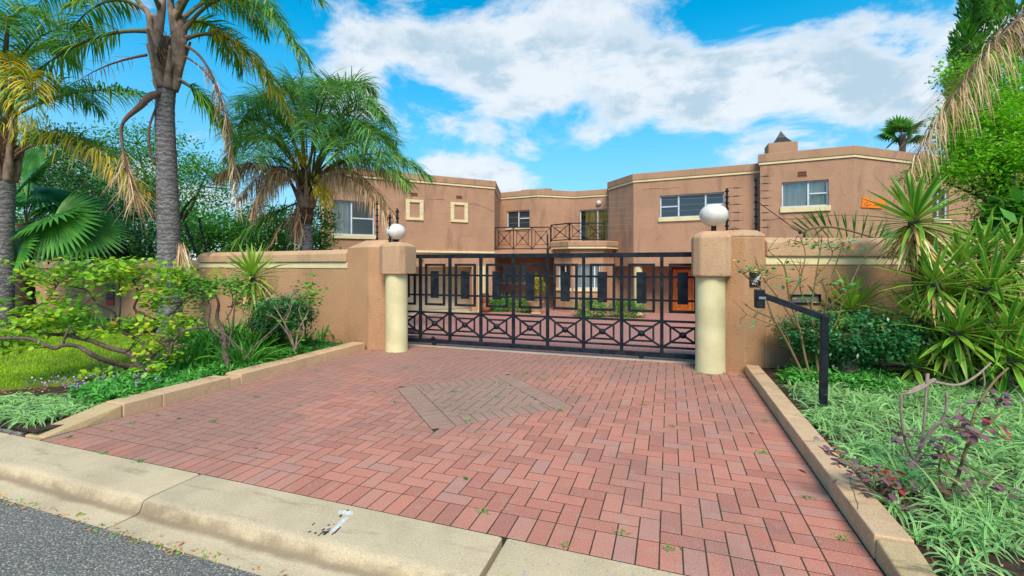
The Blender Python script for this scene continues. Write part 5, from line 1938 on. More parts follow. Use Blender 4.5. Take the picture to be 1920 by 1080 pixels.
# low palm frond arching behind the right wall
b5 = gb(1590, 7.9)
pf = empty('low_palm', tuple(b5), 'low palm frond fanned above the coping right of the gate', 'palm tree')
f = FO()
arc = poly_smooth([b5 + [0, 0, .4], gb(1540, 7.9, 1.55), pt(1508, 438, 7.8), pt(1560, 426, 7.75), pt(1640, 447, 7.7), pt(1660, 460, 7.7)], 6)
f.tube(arc, list(np.linspace(.03, .008, len(arc))), 6, mi=1)
P = np.repeat(arc[12:], 4, 0)
T = np.linspace(-1, 1, len(P))
dv = np.stack([np.sin(T * 1.15) * CS, np.sin(T * 1.15) * SN, np.cos(T * 1.15)], 1)
f.blades(P, dv + rng.normal(size=dv.shape) * .08, rng.uniform(.28, .4, len(P)), .03, .1, 3, np.array([.6, 1, .7, .05]))
P = np.repeat(arc[12:], 2, 0)
f.blades(P, unit(rng.normal(size=P.shape) * .5 + [.3, .2, -.6]), .3, .025, .4, 3)
f.build('frond', [M['strap'], M['rachis']], pf)

# ---- yuccas
def leaf_variant(mat, droop, W):
    f = FO()
    f.blades(np.zeros((1, 3)), [[1, 0, 0.]], 1., W, droop, 6, np.array([.55, .75, .95, 1., .82, .5, .03]), fold=.3, side=np.array([[0, 1., 0]]), rnd=np.array([0.]))
    return f.mesh('leaf', [M[mat]])


YV = {m_: [leaf_variant(m_, d_, W_) for d_, W_ in ((.05, .085), (.25, .09), (.5, .09), (.9, .085))] for m_ in ('yucca', 'yucca_l')}


def yucca(label, base, heads, mat='yucca', group=None, tr=.09, skirt=True, seed=1, loc_trunk=None):
    R = random.Random(seed)
    y = empty('yucca', tuple(base), label, 'yucca', group)
    for (c, L, n, ax, dead) in heads:
        c = np.asarray(c)
        ax = unit(ax)
        q = c - ax * .25
        mid = (np.asarray(base) * .45 + q * .55) + np.array((R.uniform(-.08, .08), R.uniform(-.08, .08), -.05))
        MB().tube(poly_smooth([base, mid, q, c], 4), list(np.linspace(tr, tr * .62, 13)), 10).build('stem', M['ytrunk'], y, smooth=True)
        e1 = unit(np.cross(ax, [.3, 1, .2]))
        e2 = np.cross(ax, e1)
        n = int(n * 1.5)
        for k in range(n):
            fr = (k + .5) / n
            th = math.radians(6 + 118 * fr ** .8)
            ph = k * 2.39996 + R.uniform(-.15, .15)
            d = ax * math.cos(th) + (e1 * math.cos(ph) + e2 * math.sin(ph)) * math.sin(th)
            v = min(3, int(fr * 3 + R.random() * 1.3))
            o = bpy.data.objects.new('leaf', YV[mat][v])
            X = Vector(d).normalized()
            Yv = Vector((0, 0, 1)).cross(X)
            if Yv.length < .05: Yv = Vector((0, 1, 0))
            Yv.normalize()
            Z = X.cross(Yv)
            Rm = Matrix((X, Yv, Z)).transposed().to_4x4()
            Lk = L * R.uniform(.8, 1.08) * (.78 + .3 * math.sin(math.pi * min(1, fr * 1.3)))
            pos_ = Vector(c - ax * (.16 * fr) + d * .02)
            o.matrix_world = Matrix.Translation(pos_) @ Rm @ Matrix.Rotation(R.uniform(-.3, .3), 4, 'X') @ Matrix.Diagonal((Lk, Lk * R.uniform(.85, 1.1) * (.7 / max(L, .45)) ** .4, Lk, 1))
            link(o, y)
        if dead:
            f = FO()
            m = dead
            P = c - ax * rng.uniform(.1, .35, (m, 1)) + rng.normal(size=(m, 3)) * .03
            f.blades(P, unit(rng.normal(size=(m, 3)) * [.75, .75, .25] + [0, 0, -.55]), L * rng.uniform(.5, .9, m), .036, rng.uniform(.3, 1.8, m), 4, np.array([.7, 1, .9, .6, .1]))
            f.build('dead_leaves', [M['yucca_dead']], y)
    return y


def yh(x, y, d, L, n, dead=0, tilt=(0, 0, 1)):
    return (pt(x, y, d), L, n, np.asarray(tilt, float), dead)


yb = gnd(1800, 712, .04)
yucca('tall yucca whose topmost head stands above the wall coping, dry skirt below', gnd(1765, 705, .04), [yh(1714, 405, 5.75, .72, 58, 110, (-.05, -.1, 1))], mat='yucca', seed=3, tr=.085)
yucca('spreading yucca with forward leaning variegated heads in the right bed', yb, [yh(1752, 525, 5.5, .62, 44, 60, (-.25, -.35, 1)), yh(1797, 622, 5.2, .64, 46, 10, (.0, -.75, .75)), yh(1722, 598, 5.6, .6, 40, 50, (-.55, -.35, .75)), yh(1765, 660, 5.4, .52, 30, 30, (-.4, -.7, .5))], seed=5)
yucca('upright yucca with a bare grey trunk in the middle of the clump', gnd(1815, 708, .04), [yh(1800, 490, 5.9, .62, 40, 20, (.05, -.1, 1)), yh(1778, 565, 5.7, .58, 34, 0, (-.1, -.5, .9)), yh(1845, 655, 5.2, .58, 36, 0, (.3, -.8, .6)), yh(1830, 590, 5.5, .56, 34, 0, (.2, -.6, .7))], seed=6)
yucca('yucca at the right edge with broad green heads facing the drive', gnd(1890, 735, .04), [yh(1858, 535, 5.3, .66, 44, 20, (.15, -.3, 1)), yh(1890, 618, 5.1, .66, 42, 10, (.35, -.6, .7)), yh(1905, 675, 4.9, .6, 34, 0, (.1, -.8, .6))], seed=8)
yucca('tallest yucca at the right edge, its heads level with the coping', gnd(1915, 722, .04), [yh(1905, 480, 5.7, .62, 40, 20, (.2, -.1, 1)), yh(1950, 570, 5.3, .62, 36, 0, (.4, -.3, .8)), yh(1845, 468, 5.9, .62, 36, 0, (-.1, -.1, 1))], seed=10)
yucca('small low yucca rosette at the foot of the right bed', gnd(1715, 715, .04), [yh(1714, 682, 5.4, .42, 34, 40, (0, -.5, .8))], seed=9, tr=.05)
yucca('young yucca against the right wall behind the bare rose', gnd(1600, 690, .04), [yh(1597, 575, 6.35, .62, 46, 30, (0, -.15, 1))], mat='yucca_l', seed=12, tr=.06)
yucca('bright yucca with a dry skirt against the left wall', gnd(470, 632, .04), [yh(473, 512, 7.9, .62, 56, 90, (0, -.1, 1)), yh(490, 560, 8.0, .45, 34, 10, (.5, -.4, .6))], mat='yucca_l', seed=15, tr=.06)
tree('spiky_shrub', 'dark spiky palm leaves behind the coping at the right edge', gb(1905, 7.6), pt(1905, 440, 7.6), [(pt(1905, 420, 7.6), (.45, .3, .3), 30)], 'strap', .3, per=12, cat='shrub', rc=.1, tr=.05)

# ---- rose bushes
def bush(label, base_name, branches, sprays, leafmat, leaf, bark='bark', sprig=True, cat='rose bush', W=.85, nper=9, rc=.06, flat_=.25):
    """branches: list of (points, r0, r1); sprays: (centre, radii, count)"""
    root = branches[0][0][0]
    b = empty(base_name, tuple(root), label, cat)
    m = MB()
    ends = []
    for (P, r0, r1) in branches:
        C = poly_smooth(P, 5)
        m.tube(C, list(np.linspace(r0, r1, len(C))), 8)
        ends += list(C[len(C) // 3:])
    ends = np.array(ends)
    f = FO()
    for (c, r, n) in sprays:
        u = rng.normal(size=(n, 3)) * .5
        cc = np.asarray(c) + u * np.asarray(r)
        if sprig:
            for q in cc[::3]:
                k = np.argmin(np.linalg.norm(ends - q, axis=1))
                s_ = ends[k]
                md = (s_ + q) / 2 + rng.normal(size=3) * .04
                m.tube([s_, md, q], [.006, .005, .003], 5)
        P = np.repeat(cc, nper, 0) + rng.normal(size=(n * nper, 3)) * [rc, rc, rc * .5]
        D = rng.normal(size=P.shape) * [1, 1, flat_]
        sd = np.cross(unit(D), [0, 0, 1.]) + rng.normal(size=P.shape) * .3
        rn = np.clip(np.repeat(rng.random(n), nper) * .55 + rng.random(n * nper) * .45, 0, 1)
        f.blades(P, D, leaf * rng.uniform(.7, 1.25, len(P)), leaf * W * rng.uniform(.8, 1.1, len(P)), .5, 3, np.array([.35, 1., .95, .25]), rnd=rn, side=sd)
    m.build('stems', M[bark], b, smooth=True)
    f.build('foliage', [M[leafmat]], b, kind='stuff')
    return b


d0 = 5.75
pl_ = lambda *L: [pt(x, y, d) for x, y, d in L]
b1 = [(pl_((289, 724, 5.8), (276, 700, 5.78), (258, 682, 5.75), (239, 660, 5.7)), .045, .034), (pl_((239, 660, 5.7), (205, 652, 5.65), (171, 639, 5.6), (148, 634, 5.6), (122, 628, 5.6), (91, 626, 5.5), (60, 618, 5.5), (15, 610, 5.4)), .032, .016),
      (pl_((262, 690, 5.78), (226, 684, 5.6), (190, 673, 5.4), (164, 660, 5.3), (148, 650, 5.3), (120, 647, 5.2), (99, 653, 5.15), (60, 636, 5.1), (0, 634, 5.0)), .032, .016), (pl_((118, 647, 5.2), (122, 632, 5.2), (132, 610, 5.25)), .014, .01),
      (pl_((290, 722, 5.85), (286, 690, 5.9), (275, 652, 6.0), (262, 639, 6.05), (236, 626, 6.1), (205, 615, 6.15), (146, 608, 6.2)), .04, .013), (pl_((275, 652, 6.0), (286, 626, 6.1), (296, 605, 6.2), (278, 595, 6.2), (252, 579, 6.2), (260, 553, 6.2), (250, 525, 6.2)), .026, .01),
      (pl_((213, 615, 6.1), (215, 587, 6.1), (184, 571, 6.15), (165, 545, 6.2)), .016, .008), (pl_((222, 612, 6.1), (226, 564, 6.1), (222, 520, 6.1)), .014, .006), (pl_((293, 700, 5.9), (317, 665, 5.8), (327, 636, 5.8), (353, 618, 5.8), (394, 613, 5.9)), .02, .012),
      (pl_((296, 605, 6.2), (330, 580, 6.25), (352, 550, 6.3), (340, 520, 6.3)), .014, .006), (pl_((60, 618, 5.5), (50, 590, 5.5), (90, 560, 5.6), (110, 530, 5.6)), .012, .006)]
sp1 = [(pt(100, 512, 5.7), (.5, .4, .2), 34), (pt(180, 508, 5.9), (.45, .4, .16), 29), (pt(240, 515, 6.1), (.5, .4, .2), 36), (pt(320, 522, 6.2), (.45, .4, .22), 32), (pt(45, 600, 5.4), (.5, .4, .26), 38), (pt(115, 596, 5.5), (.36, .35, .2), 21), (pt(300, 560, 6.1), (.22, .3, .2), 13),
       (pt(15, 640, 5.2), (.3, .3, .2), 16), (pt(275, 600, 6.0), (.4, .35, .2), 15), (pt(295, 640, 5.9), (.3, .3, .22), 13), (pt(130, 560, 5.9), (.25, .3, .2), 7), (pt(205, 620, 5.7), (.2, .2, .06), 4), (pt(380, 535, 6.4), (.3, .3, .16), 15), (pt(215, 695, 5.6), (.2, .2, .05), 4), (pt(265, 690, 5.5), (.25, .2, .12), 7), (pt(330, 600, 6.0), (.3, .3, .16), 10)]
bush('spreading rose bush with yellow green round leaves and dark twisted branches', 'rose_bush', b1, sp1, 'rose', .06, rc=.065, W=.9, flat_=.6, nper=12)
b2 = [(pl_((428, 694, 6.1), (421, 650, 6.15), (418, 621, 6.2), (407, 595, 6.2), (410, 569, 6.2), (400, 545, 6.2)), .045, .01), (pl_((420, 640, 6.15), (392, 610, 6.1), (394, 575, 6.1), (380, 550, 6.1)), .016, .007), (pl_((428, 660, 6.15), (434, 620, 6.2), (441, 569, 6.25), (446, 535, 6.3)), .014, .006),
      (pl_((394, 613, 5.9), (423, 628, 5.9), (459, 662, 5.9)), .012, .009), (pl_((459, 674, 5.9), (480, 647, 6.0), (530, 600, 6.2), (550, 560, 6.3)), .013, .006), (pl_((424, 600, 6.2), (437, 570, 6.3), (430, 530, 6.3)), .01, .005)]
bush('thin rose bush with a straight trunk and small green leaves beside the left kerb', 'rose_bush', b2, [(pt(385, 540, 6.2), (.35, .3, .16), 36), (pt(430, 535, 6.3), (.35, .3, .16), 34), (pt(350, 560, 6.1), (.25, .3, .16), 16), (pt(460, 560, 6.3), (.25, .3, .16), 10)], 'rose_green', .05, rc=.06)
b3 = [(pl_((555, 668, 7.0), (545, 630, 7.0), (530, 600, 7.0), (515, 575, 7.0)), .018, .006), (pl_((553, 662, 7.0), (560, 620, 7.0), (575, 590, 7.05), (585, 555, 7.1)), .016, .006), (pl_((548, 640, 7.0), (520, 600, 6.95), (500, 590, 6.9)), .01, .005), (pl_((555, 650, 7.0), (570, 620, 7.0), (560, 580, 7.0)), .01, .005), (pl_((552, 655, 7.0), (535, 610, 6.9), (545, 580, 6.9), (550, 545, 6.9)), .01, .005)]
bush('twiggy rose with green tips against the tan wall', 'rose_bush', b3, [(pt(580, 545, 7.1), (.24, .22, .2), 20), (pt(590, 570, 7.1), (.2, .2, .1), 7), (pt(545, 610, 6.9), (.3, .25, .25), 6)], 'rose_green', .062, bark='palebark', rc=.05, nper=7)

# right hand bare rose by the intercom post
b4_ = [(pl_((1528, 745, 5.5), (1500, 690, 5.55), (1475, 640, 5.6), (1450, 600, 5.6), (1420, 585, 5.6), (1395, 570, 5.6)), .018, .006), (pl_((1533, 745, 5.5), (1512, 680, 5.6), (1500, 620, 5.65), (1480, 560, 5.7), (1470, 500, 5.7), (1440, 470, 5.7)), .018, .006),
       (pl_((1540, 745, 5.55), (1530, 660, 5.65), (1522, 580, 5.75), (1530, 520, 5.8), (1540, 455, 5.85)), .018, .006), (pl_((1548, 745, 5.6), (1552, 650, 5.7), (1548, 580, 5.8), (1560, 520, 5.85), (1580, 460, 5.9)), .016, .006),
       (pl_((1450, 600, 5.6), (1430, 545, 5.6), (1400, 520, 5.6), (1378, 495, 5.6)), .01, .004), (pl_((1500, 620, 5.65), (1460, 560, 5.6), (1430, 520, 5.6), (1415, 480, 5.6)), .01, .004), (pl_((1522, 580, 5.75), (1500, 540, 5.7), (1510, 480, 5.7), (1500, 445, 5.7)), .009, .004),
       (pl_((1548, 580, 5.8), (1590, 540, 5.8), (1610, 500, 5.85), (1630, 470, 5.9)), .009, .004), (pl_((1530, 520, 5.8), (1560, 480, 5.8), (1550, 450, 5.8)), .008, .003), (pl_((1480, 560, 5.7), (1500, 520, 5.65), (1480, 480, 5.6)), .008, .003), (pl_((1450, 610, 5.6), (1425, 600, 5.55), (1400, 590, 5.5)), .007, .003), (pl_((1530, 660, 5.6), (1570, 600, 5.6), (1580, 560, 5.6), (1600, 520, 5.6)), .01, .004)]
R_ = random.Random(4)
tw = []
for (P, r0, r1) in list(b4_):
    C = poly_smooth(P, 4)
    for k in range(5):
        s_ = C[R_.randrange(len(C) // 3, len(C))]
        e_ = s_ + np.array((R_.uniform(-.18, .18), R_.uniform(-.12, .12), R_.uniform(.0, .22)))
        tw.append(([s_, (s_ + e_) / 2 + np.array((R_.uniform(-.03, .03), 0, .0)), e_], .005, .002))
bush('leggy rose with bare canes and red young leaves behind the intercom post', 'rose_bush', b4_ + tw, [(pt(1400, 505, 5.6), (.2, .2, .12), 7), (pt(1440, 505, 5.6), (.25, .2, .1), 9), (pt(1540, 455, 5.8), (.4, .25, .07), 20), (pt(1580, 465, 5.85), (.3, .2, .06), 8), (pt(1470, 540, 5.6), (.3, .2, .25), 9), (pt(1550, 520, 5.7), (.3, .2, .25), 8), (pt(1420, 600, 5.5), (.2, .2, .06), 3)], 'rose_teal', .055, bark='greenstem', nper=5, rc=.05, W=.62)

# purple leaved roses in the near right bed
b5_ = [(pl_((1708, 892, 3.15), (1722, 850, 3.15), (1732, 800, 3.15), (1738, 700, 3.15)), .011, .007), (pl_((1716, 868, 3.15), (1698, 830, 3.12), (1690, 780, 3.1), (1690, 738, 3.1)), .009, .008), (pl_((1690, 740, 3.1), (1720, 732, 3.1), (1750, 714, 3.1)), .008, .009),
       (pl_((1725, 835, 3.15), (1770, 780, 3.15), (1775, 735, 3.15)), .009, .009), (pl_((1722, 850, 3.15), (1750, 800, 3.1), (1790, 780, 3.1), (1803, 758, 3.1)), .009, .006)]
bush('pruned rose with bare grey stubs in the near right bed', 'rose_bush', b5_, [(pt(1690, 815, 3.1), (.06, .05, .03), 3)], 'purple', .05, bark='palebark', nper=4, rc=.03)
b6_ = [(pl_((1762, 980, 2.75), (1790, 910, 2.75), (1812, 840, 2.75), (1830, 770, 2.8), (1860, 720, 2.85), (1890, 690, 2.9)), .011, .006), (pl_((1700, 985, 2.75), (1690, 930, 2.75), (1660, 905, 2.75), (1600, 870, 2.8), (1545, 845, 2.85)), .008, .003), (pl_((1775, 945, 2.75), (1760, 880, 2.75), (1780, 820, 2.75)), .007, .003), (pl_((1812, 840, 2.75), (1850, 800, 2.7), (1880, 770, 2.7)), .007, .003)]
bush('rose with purple and red young leaves in the near right bed', 'rose_bush', b6_, [(pt(1815, 810, 2.75), (.2, .12, .1), 13), (pt(1770, 850, 2.75), (.14, .12, .1), 9), (pt(1660, 900, 2.75), (.18, .12, .08), 12), (pt(1700, 950, 2.7), (.16, .1, .06), 9), (pt(1600, 880, 2.8), (.12, .1, .05), 5), (pt(1810, 920, 2.7), (.16, .12, .1), 8), (pt(1550, 845, 2.85), (.05, .04, .02), 2), (pt(1860, 745, 2.8), (.12, .1, .06), 5), (pt(1745, 985, 2.6), (.12, .08, .04), 4)], 'purple', .058, bark='greenstem', nper=5, rc=.035, W=.6)
fb = empty('fallen_branch', tuple(pt(1760, 715, 4.6)), 'pale dry branch lying across the right bed', 'branch')
MB().tube(poly_smooth(pl_((1700, 738, 4.5), (1730, 722, 4.55), (1752, 712, 4.6)), 4), [.02] * 9, 7).tube(poly_smooth(pl_((1750, 716, 4.6), (1795, 722, 4.65), (1830, 705, 4.7), (1858, 680, 4.75)), 4), list(np.linspace(.016, .009, 13)), 7).tube(pl_((1738, 740, 4.55), (1740, 700, 4.58)), .012, 6).tube(pl_((1843, 695, 4.72), (1846, 715, 4.72), (1845, 728, 4.7)), .008, 6).build('branch_wood', M['palebark'], fb, smooth=True)

# ---- clipped shrubs
def clipped(label, base, top, r, n, mat='shrub', tr=.14, bark='ivybark', leaf=.05):
    s_ = empty('clipped_shrub', tuple(base), label, 'shrub')
    m = MB().tube(poly_smooth([base, (np.asarray(base) + top) / 2, np.asarray(top)], 5), [tr * (1 + .12 * math.sin(i * 2.3)) for i in range(11)], 12)
    for k in range(7):
        m.tube([np.asarray(top) + [0, 0, -.1], np.asarray(top) + unit(rng.normal(size=3)) * np.asarray(r) * .8], [tr * .3, .008], 6)
    m.build('trunk', M[bark], s_, smooth=True)
    f = FO()
    clumps(f, top, r, n, 26, .055, leaf, W=.6, shell=.7)
    f.build('foliage', [M[mat]], s_, kind='stuff')
    return s_


sh = clipped('dark clipped shrub on a thick mossy trunk behind the intercom post', gnd(1585, 722, .03), pt(1590, 630, 5.8), (.82, .5, .26), 380, tr=.13)
f = FO()
p = np.array([gnd(1585, 722, .03)] * 260) + np.stack([rng.normal(size=260) * .12, rng.normal(size=260) * .12 - .02, rng.uniform(0, .5, 260)], 1)
f.blades(p, unit(rng.normal(size=(260, 3)) + [0, -.6, 0]), .045, .03, .6, 2, np.array([.4, 1, .1]))
f.build('ivy', [M['shrub']], sh, kind='stuff')
clipped('dark round clipped shrub by the left wall', gnd(525, 655, .03), pt(530, 590, 7.45), (.5, .4, .26), 200, tr=.05, bark='bark')

# hedge plants in the forecourt
def hedgelet(label, x, y, d, r, n, leaf=.09, mat='cover'):
    b = pt(x, y, d)
    b[2] = -.68
    s_ = empty('low_shrub', tuple(b), label, 'shrub')
    f = FO()
    clumps(f, b + np.array((0, 0, r[2] * .8)), r, n, 24, .09, leaf, shell=.4)
    f.build('foliage', [M[mat]], s_, kind='stuff')
    return s_


hedgelet('low green shrub in front of the bay window', 1110, 580, 19.2, (.75, .4, .45), 90)
hedgelet('low green shrub beside the porch column', 1175, 580, 19.0, (.8, .4, .45), 90)
hedgelet('low green shrub below the terrace window', 940, 570, 21.5, (.8, .5, .42), 80)
hedgelet('low green shrub beside the stone planter', 985, 575, 21, (.5, .4, .3), 40)
pp = gb(1005, 20.3, -.68)
pn = empty('planter', tuple(pp), 'cream stone planter in the forecourt holding a yellow shrub', 'planter')
MB().lathe([(.2, 0), (.26, .03), (.2, .08), (.34, .5), (.38, .55), (.33, .55), (.3, .48)], tuple(pp), 20).build('bowl', M['pot'], pn, smooth=40)
ps_ = empty('potted_shrub', tuple(pp + [0, 0, .5]), 'small yellow leaved shrub growing in the stone planter', 'shrub')
f = FO()
clumps(f, pp + [0, 0, 1.3], (.42, .4, .4), 80, 20, .06, .07, shell=.3)
f.build('foliage', [M['palm_yellow']], ps_, kind='stuff')
MB().tube([pp + [0, 0, .45], pp + [0, 0, 1.2]], [.03, .02], 7).build('stem', M['bark'], ps_)
tp_ = gb(911, 21, -.68)
tpot = empty('terracotta_urn', tuple(tp_), 'terracotta urn standing by the garage column', 'urn')
MB().lathe([(.15, 0), (.24, .2), (.2, .38), (.12, .45), (.17, .5), (.2, .7), (.14, .85), (.17, .88)], tuple(tp_), 18).build('urn_body', M['terracotta'], tpot, smooth=True)

# ---- strap leaved clumps in the left bed
def strap_clump(label, base, n, L, spread=.16, mat='strap', group='strap leaved clumps in the left bed'):
    s_ = empty('strap_plant', tuple(base), label, 'plant', group)
    f = FO()
    a = rng.random(n) * 6.28
    r = rng.random(n) ** .5 * spread
    P = np.asarray(base) + np.stack([np.cos(a) * r, np.sin(a) * r, np.zeros(n)], 1)
    D = np.stack([np.cos(a) * .45, np.sin(a) * .45, np.ones(n)], 1) + rng.normal(size=(n, 3)) * .22
    f.blades(P, D, L * rng.uniform(.6, 1.15, n), .028 * rng.uniform(.7, 1.2, n), rng.uniform(.6, 2.2, n), 6, np.array([.8, 1, 1, .95, .8, .5, .06]), fold=.25)
    f.build('leaves', [M[mat]], s_, kind='stuff')


for (x, y, n, L, lab) in [(455, 690, 90, .6, 'upright strap leaf clump at the foot of the thin rose'), (400, 665, 110, .7, 'tall strap leaf clump left of the thin rose trunk'), (360, 690, 70, .5, 'strap leaf clump nearest the twisted rose'), (470, 660, 110, .65, 'strap leaf clump right of the thin rose trunk'), (430, 640, 90, .6, 'strap leaf clump behind the thin rose'),
                          (345, 640, 90, .55, 'strap leaf clump beside the palm trunk base'), (510, 655, 80, .55, 'strap leaf clump under the clipped round shrub'), (215, 628, 90, .5, 'strap leaf clump at the back of the lawn'), (260, 625, 90, .5, 'strap leaf clump left of the palm trunk base'), (385, 690, 60, .45, 'low strap leaf clump beside the ground cover'), (165, 622, 70, .45, 'strap leaf clump at the far edge of the lawn'), (560, 655, 50, .4, 'strap leaf clump below the twiggy rose')]:
    strap_clump(lab, gnd(x, y, .05), n, L)
for (x, y, lab) in [(600, 640, 'thin grass tuft at the base of the left wall'), (625, 640, 'sparse weed tuft near the left pier')]:
    strap_clump(lab, gnd(x, y, .05), 12, .42, .05, 'cover', 'weed tufts by the left wall')

# ---- ground covers (uncountable)
def inpoly(P, poly):
    x, y = P[:, 0], P[:, 1]
    c = np.zeros(len(P), bool)
    n = len(poly)
    for i in range(n):
        x0, y0 = poly[i - 1]
        x1, y1 = poly[i]
        k = ((y0 > y) != (y1 > y)) & (x < (x1 - x0) * (y - y0) / (y1 - y0 + 1e-12) + x0)
        c ^= k
    return c


def scatter(poly, n):
    a = np.array(poly)
    lo, hi = a.min(0), a.max(0)
    P = rng.random((n * 3, 2)) * (hi - lo) + lo
    P = P[inpoly(P, poly)][:n]
    return P


def vnoise(P, s, seed):
    return np.sin(P[:, 0] * s + seed) * np.cos(P[:, 1] * s * 1.3 + seed * 2) + .5 * np.sin(P[:, 0] * s * 2.7 + P[:, 1] * s * 2.1 + seed)


f = FO()                                     # lawn blades
P = scatter([(x, y) for x, y in LAWN if True], 70000)
P = P[(P[:, 0] > -13.5)]
k = rng.random(len(P)) < .72 + .25 * vnoise(P, 2.3, 1)
P = P[k]
B = np.c_[P, np.full(len(P), .082)]
f.blades(B, rng.normal(size=B.shape) * [.5, .5, .15] + [0, 0, 1], rng.uniform(.025, .06, len(B)), .007, .8, 2, np.array([1, .8, .1]), rnd=np.clip(.5 + .22 * vnoise(P, 1.7, 3) + rng.normal(size=len(P)) * .18, 0, 1))
tag(f.build('lawn_grass', [M['lawn']], None, 'stuff'), 'short bright green lawn grass', 'grass')
f = FO()                                     # variegated grass of the right bed
P = scatter([(1.2, 2.4), (4.6, 2.4), (6.0, 4.5), (6.5, 6.8), (2.6, 6.9), (1.3, 6.6)], 2150)
bare = (np.hypot((P[:, 0] - 1.72) / .3, (P[:, 1] - 2.75) / .32) < 1) | ((P[:, 0] < 1.75) & (P[:, 1] > 6.1))
P = P[~bare & (vnoise(P, 3.7, 9) > -.95)]
nb = 15
Q = np.repeat(P, nb, 0)
a = rng.random(len(Q)) * 6.28
B = np.c_[Q + rng.normal(size=Q.shape) * .018, np.full(len(Q), .05)]
flow = np.repeat(vnoise(P, .9, 5), nb)
D = np.stack([np.cos(a) * .75 + .25 * flow, np.sin(a) * .75 - .2, np.full(len(Q), .95)], 1) + rng.normal(size=B.shape) * .15
f.blades(B, D, np.repeat(rng.uniform(.6, 1.25, len(P)), nb) * rng.uniform(.13, .3, len(B)), .012 * rng.uniform(.6, 1.2, len(B)), rng.uniform(1.2, 3.4, len(B)), 5, np.array([.8, 1, 1, .85, .55, .08]), rnd=np.clip(np.repeat(rng.random(len(P)), nb) * .5 + rng.random(len(B)) * .5, 0, 1))
tag(f.build('variegated_grass', [M['varieg']], None, 'stuff'), 'pale green and white variegated grass filling the right bed', 'grass')
f = FO()                                     # overhang at the left kerb end
P = scatter([(-7.2, 2.45), (-5.45, 2.45), (-5.4, 3.0), (-6.6, 2.95)], 110)
Q = np.repeat(P, 16, 0)
a = rng.random(len(Q)) * 6.28
B = np.c_[Q + rng.normal(size=Q.shape) * .02, np.full(len(Q), .06)]
f.blades(B, np.stack([np.cos(a) * .8, np.sin(a) * .8, np.full(len(Q), .8)], 1), rng.uniform(.14, .26, len(B)), .012, rng.uniform(1.6, 3, len(B)), 5, np.array([.8, 1, 1, .85, .55, .08]))
tag(f.build('variegated_grass', [M['varieg']], None, 'stuff'), 'pale variegated grass tufts at the sloping kerb end', 'grass')
f = FO()                                     # leafy ground cover along the left kerb
P = scatter([(-6.0, 3.0), (-5.4, 2.95), (-5.4, 6.6), (-7.6, 6.9), (-8.6, 6.4), (-7.2, 4.9), (-6.55, 3.9)], 2400)
Q = np.repeat(P, 12, 0)
hgt = np.clip(.11 + .05 * np.repeat(vnoise(P, 2.2, 2), 12), .04, .2)
B = np.c_[Q + rng.normal(size=Q.shape) * .05, .04 + rng.random(len(Q)) * hgt]
f.blades(B, rng.normal(size=B.shape) * [1, 1, .4] + [0, 0, .45], rng.uniform(.05, .12, len(B)), rng.uniform(.015, .03, len(B)), 1.0, 3, np.array([.4, 1, .8, .1]), rnd=np.clip(np.repeat(rng.random(len(P)), 12) * .5 + rng.random(len(B)) * .5, 0, 1))
tag(f.build('ground_cover', [M['cover']], None, 'stuff'), 'low leafy ground cover along the left kerb', 'ground cover')
f = FO()
P = scatter([(-6.9, 3.0), (-5.6, 2.95), (-5.6, 3.7), (-6.7, 4.0)], 70)
Q = np.repeat(P, 5, 0)
B = np.c_[Q + rng.normal(size=Q.shape) * .012, .13 + rng.random(len(Q)) * .08]
f.blades(B, rng.normal(size=B.shape) + [0, 0, .3], .022, .018, .2, 2, np.array([.4, 1, .3]))
tag(f.build('violet_flowers', [M['bloom']], None, 'stuff'), 'tiny violet flowers scattered in the left ground cover', 'flowers')
f = FO()                                     # cover at the foot of the right wall and shrubs
P = scatter([(1.3, 6.3), (2.4, 6.2), (2.6, 7.3), (1.6, 7.1)], 340)
Q = np.repeat(P, 12, 0)
B = np.c_[Q + rng.normal(size=Q.shape) * .05, .04 + rng.random(len(Q)) * .14]
f.blades(B, rng.normal(size=B.shape) * [1, 1, .4] + [0, 0, .5], rng.uniform(.06, .13, len(B)), rng.uniform(.02, .045, len(B)), 1.0, 3, np.array([.4, 1, .8, .1]))
tag(f.build('ground_cover', [M['cover']], None, 'stuff'), 'leafy ground cover at the foot of the right wall', 'ground cover')
f = FO()                                     # litter on both beds
P = np.concatenate([scatter([(1.2, 2.4), (3.5, 2.4), (5.5, 7), (1.3, 7)], 2200), scatter([(-8.5, 2.5), (-5.4, 2.5), (-5.4, 6.7), (-9.5, 6.9), (-12, 6.9), (-12, 6.2), (-8.0, 5.2), (-6.8, 3.8)], 3200)])
B = np.c_[P, rng.uniform(.06, .085, len(P))]
f.blades(B, rng.normal(size=B.shape) * [1, 1, .25], rng.uniform(.015, .06, len(B)), rng.uniform(.006, .02, len(B)), .3, 2, np.array([.4, 1, .2]))
tag(f.build('leaf_litter', [M['litter_brown']], None, 'stuff'), 'dry brown litter on the soil of the beds', 'leaf litter')
f = FO()                                     # debris and weeds along the gutter
n = 900
x = rng.uniform(-6, 1, n)
B = np.c_[x, 1.775 + rng.normal(size=n) * .022 + .012 * np.sin(x * 5), np.full(n, -.07)]
B = B[rng.random(n) < .35 + .5 * (np.sin(B[:, 0] * 4.1) > 0)]
f.blades(B, rng.normal(size=B.shape) * [1, 1, .4] + [0, 0, .2], rng.uniform(.012, .035, len(B)), rng.uniform(.005, .014, len(B)), .5, 2, np.array([.5, 1, .2]))
tag(f.build('gutter_litter', [M['litter']], None, 'stuff'), 'orange leaf scraps and weeds along the gutter', 'leaf litter')
f = FO()                                     # weeds in the paving joints
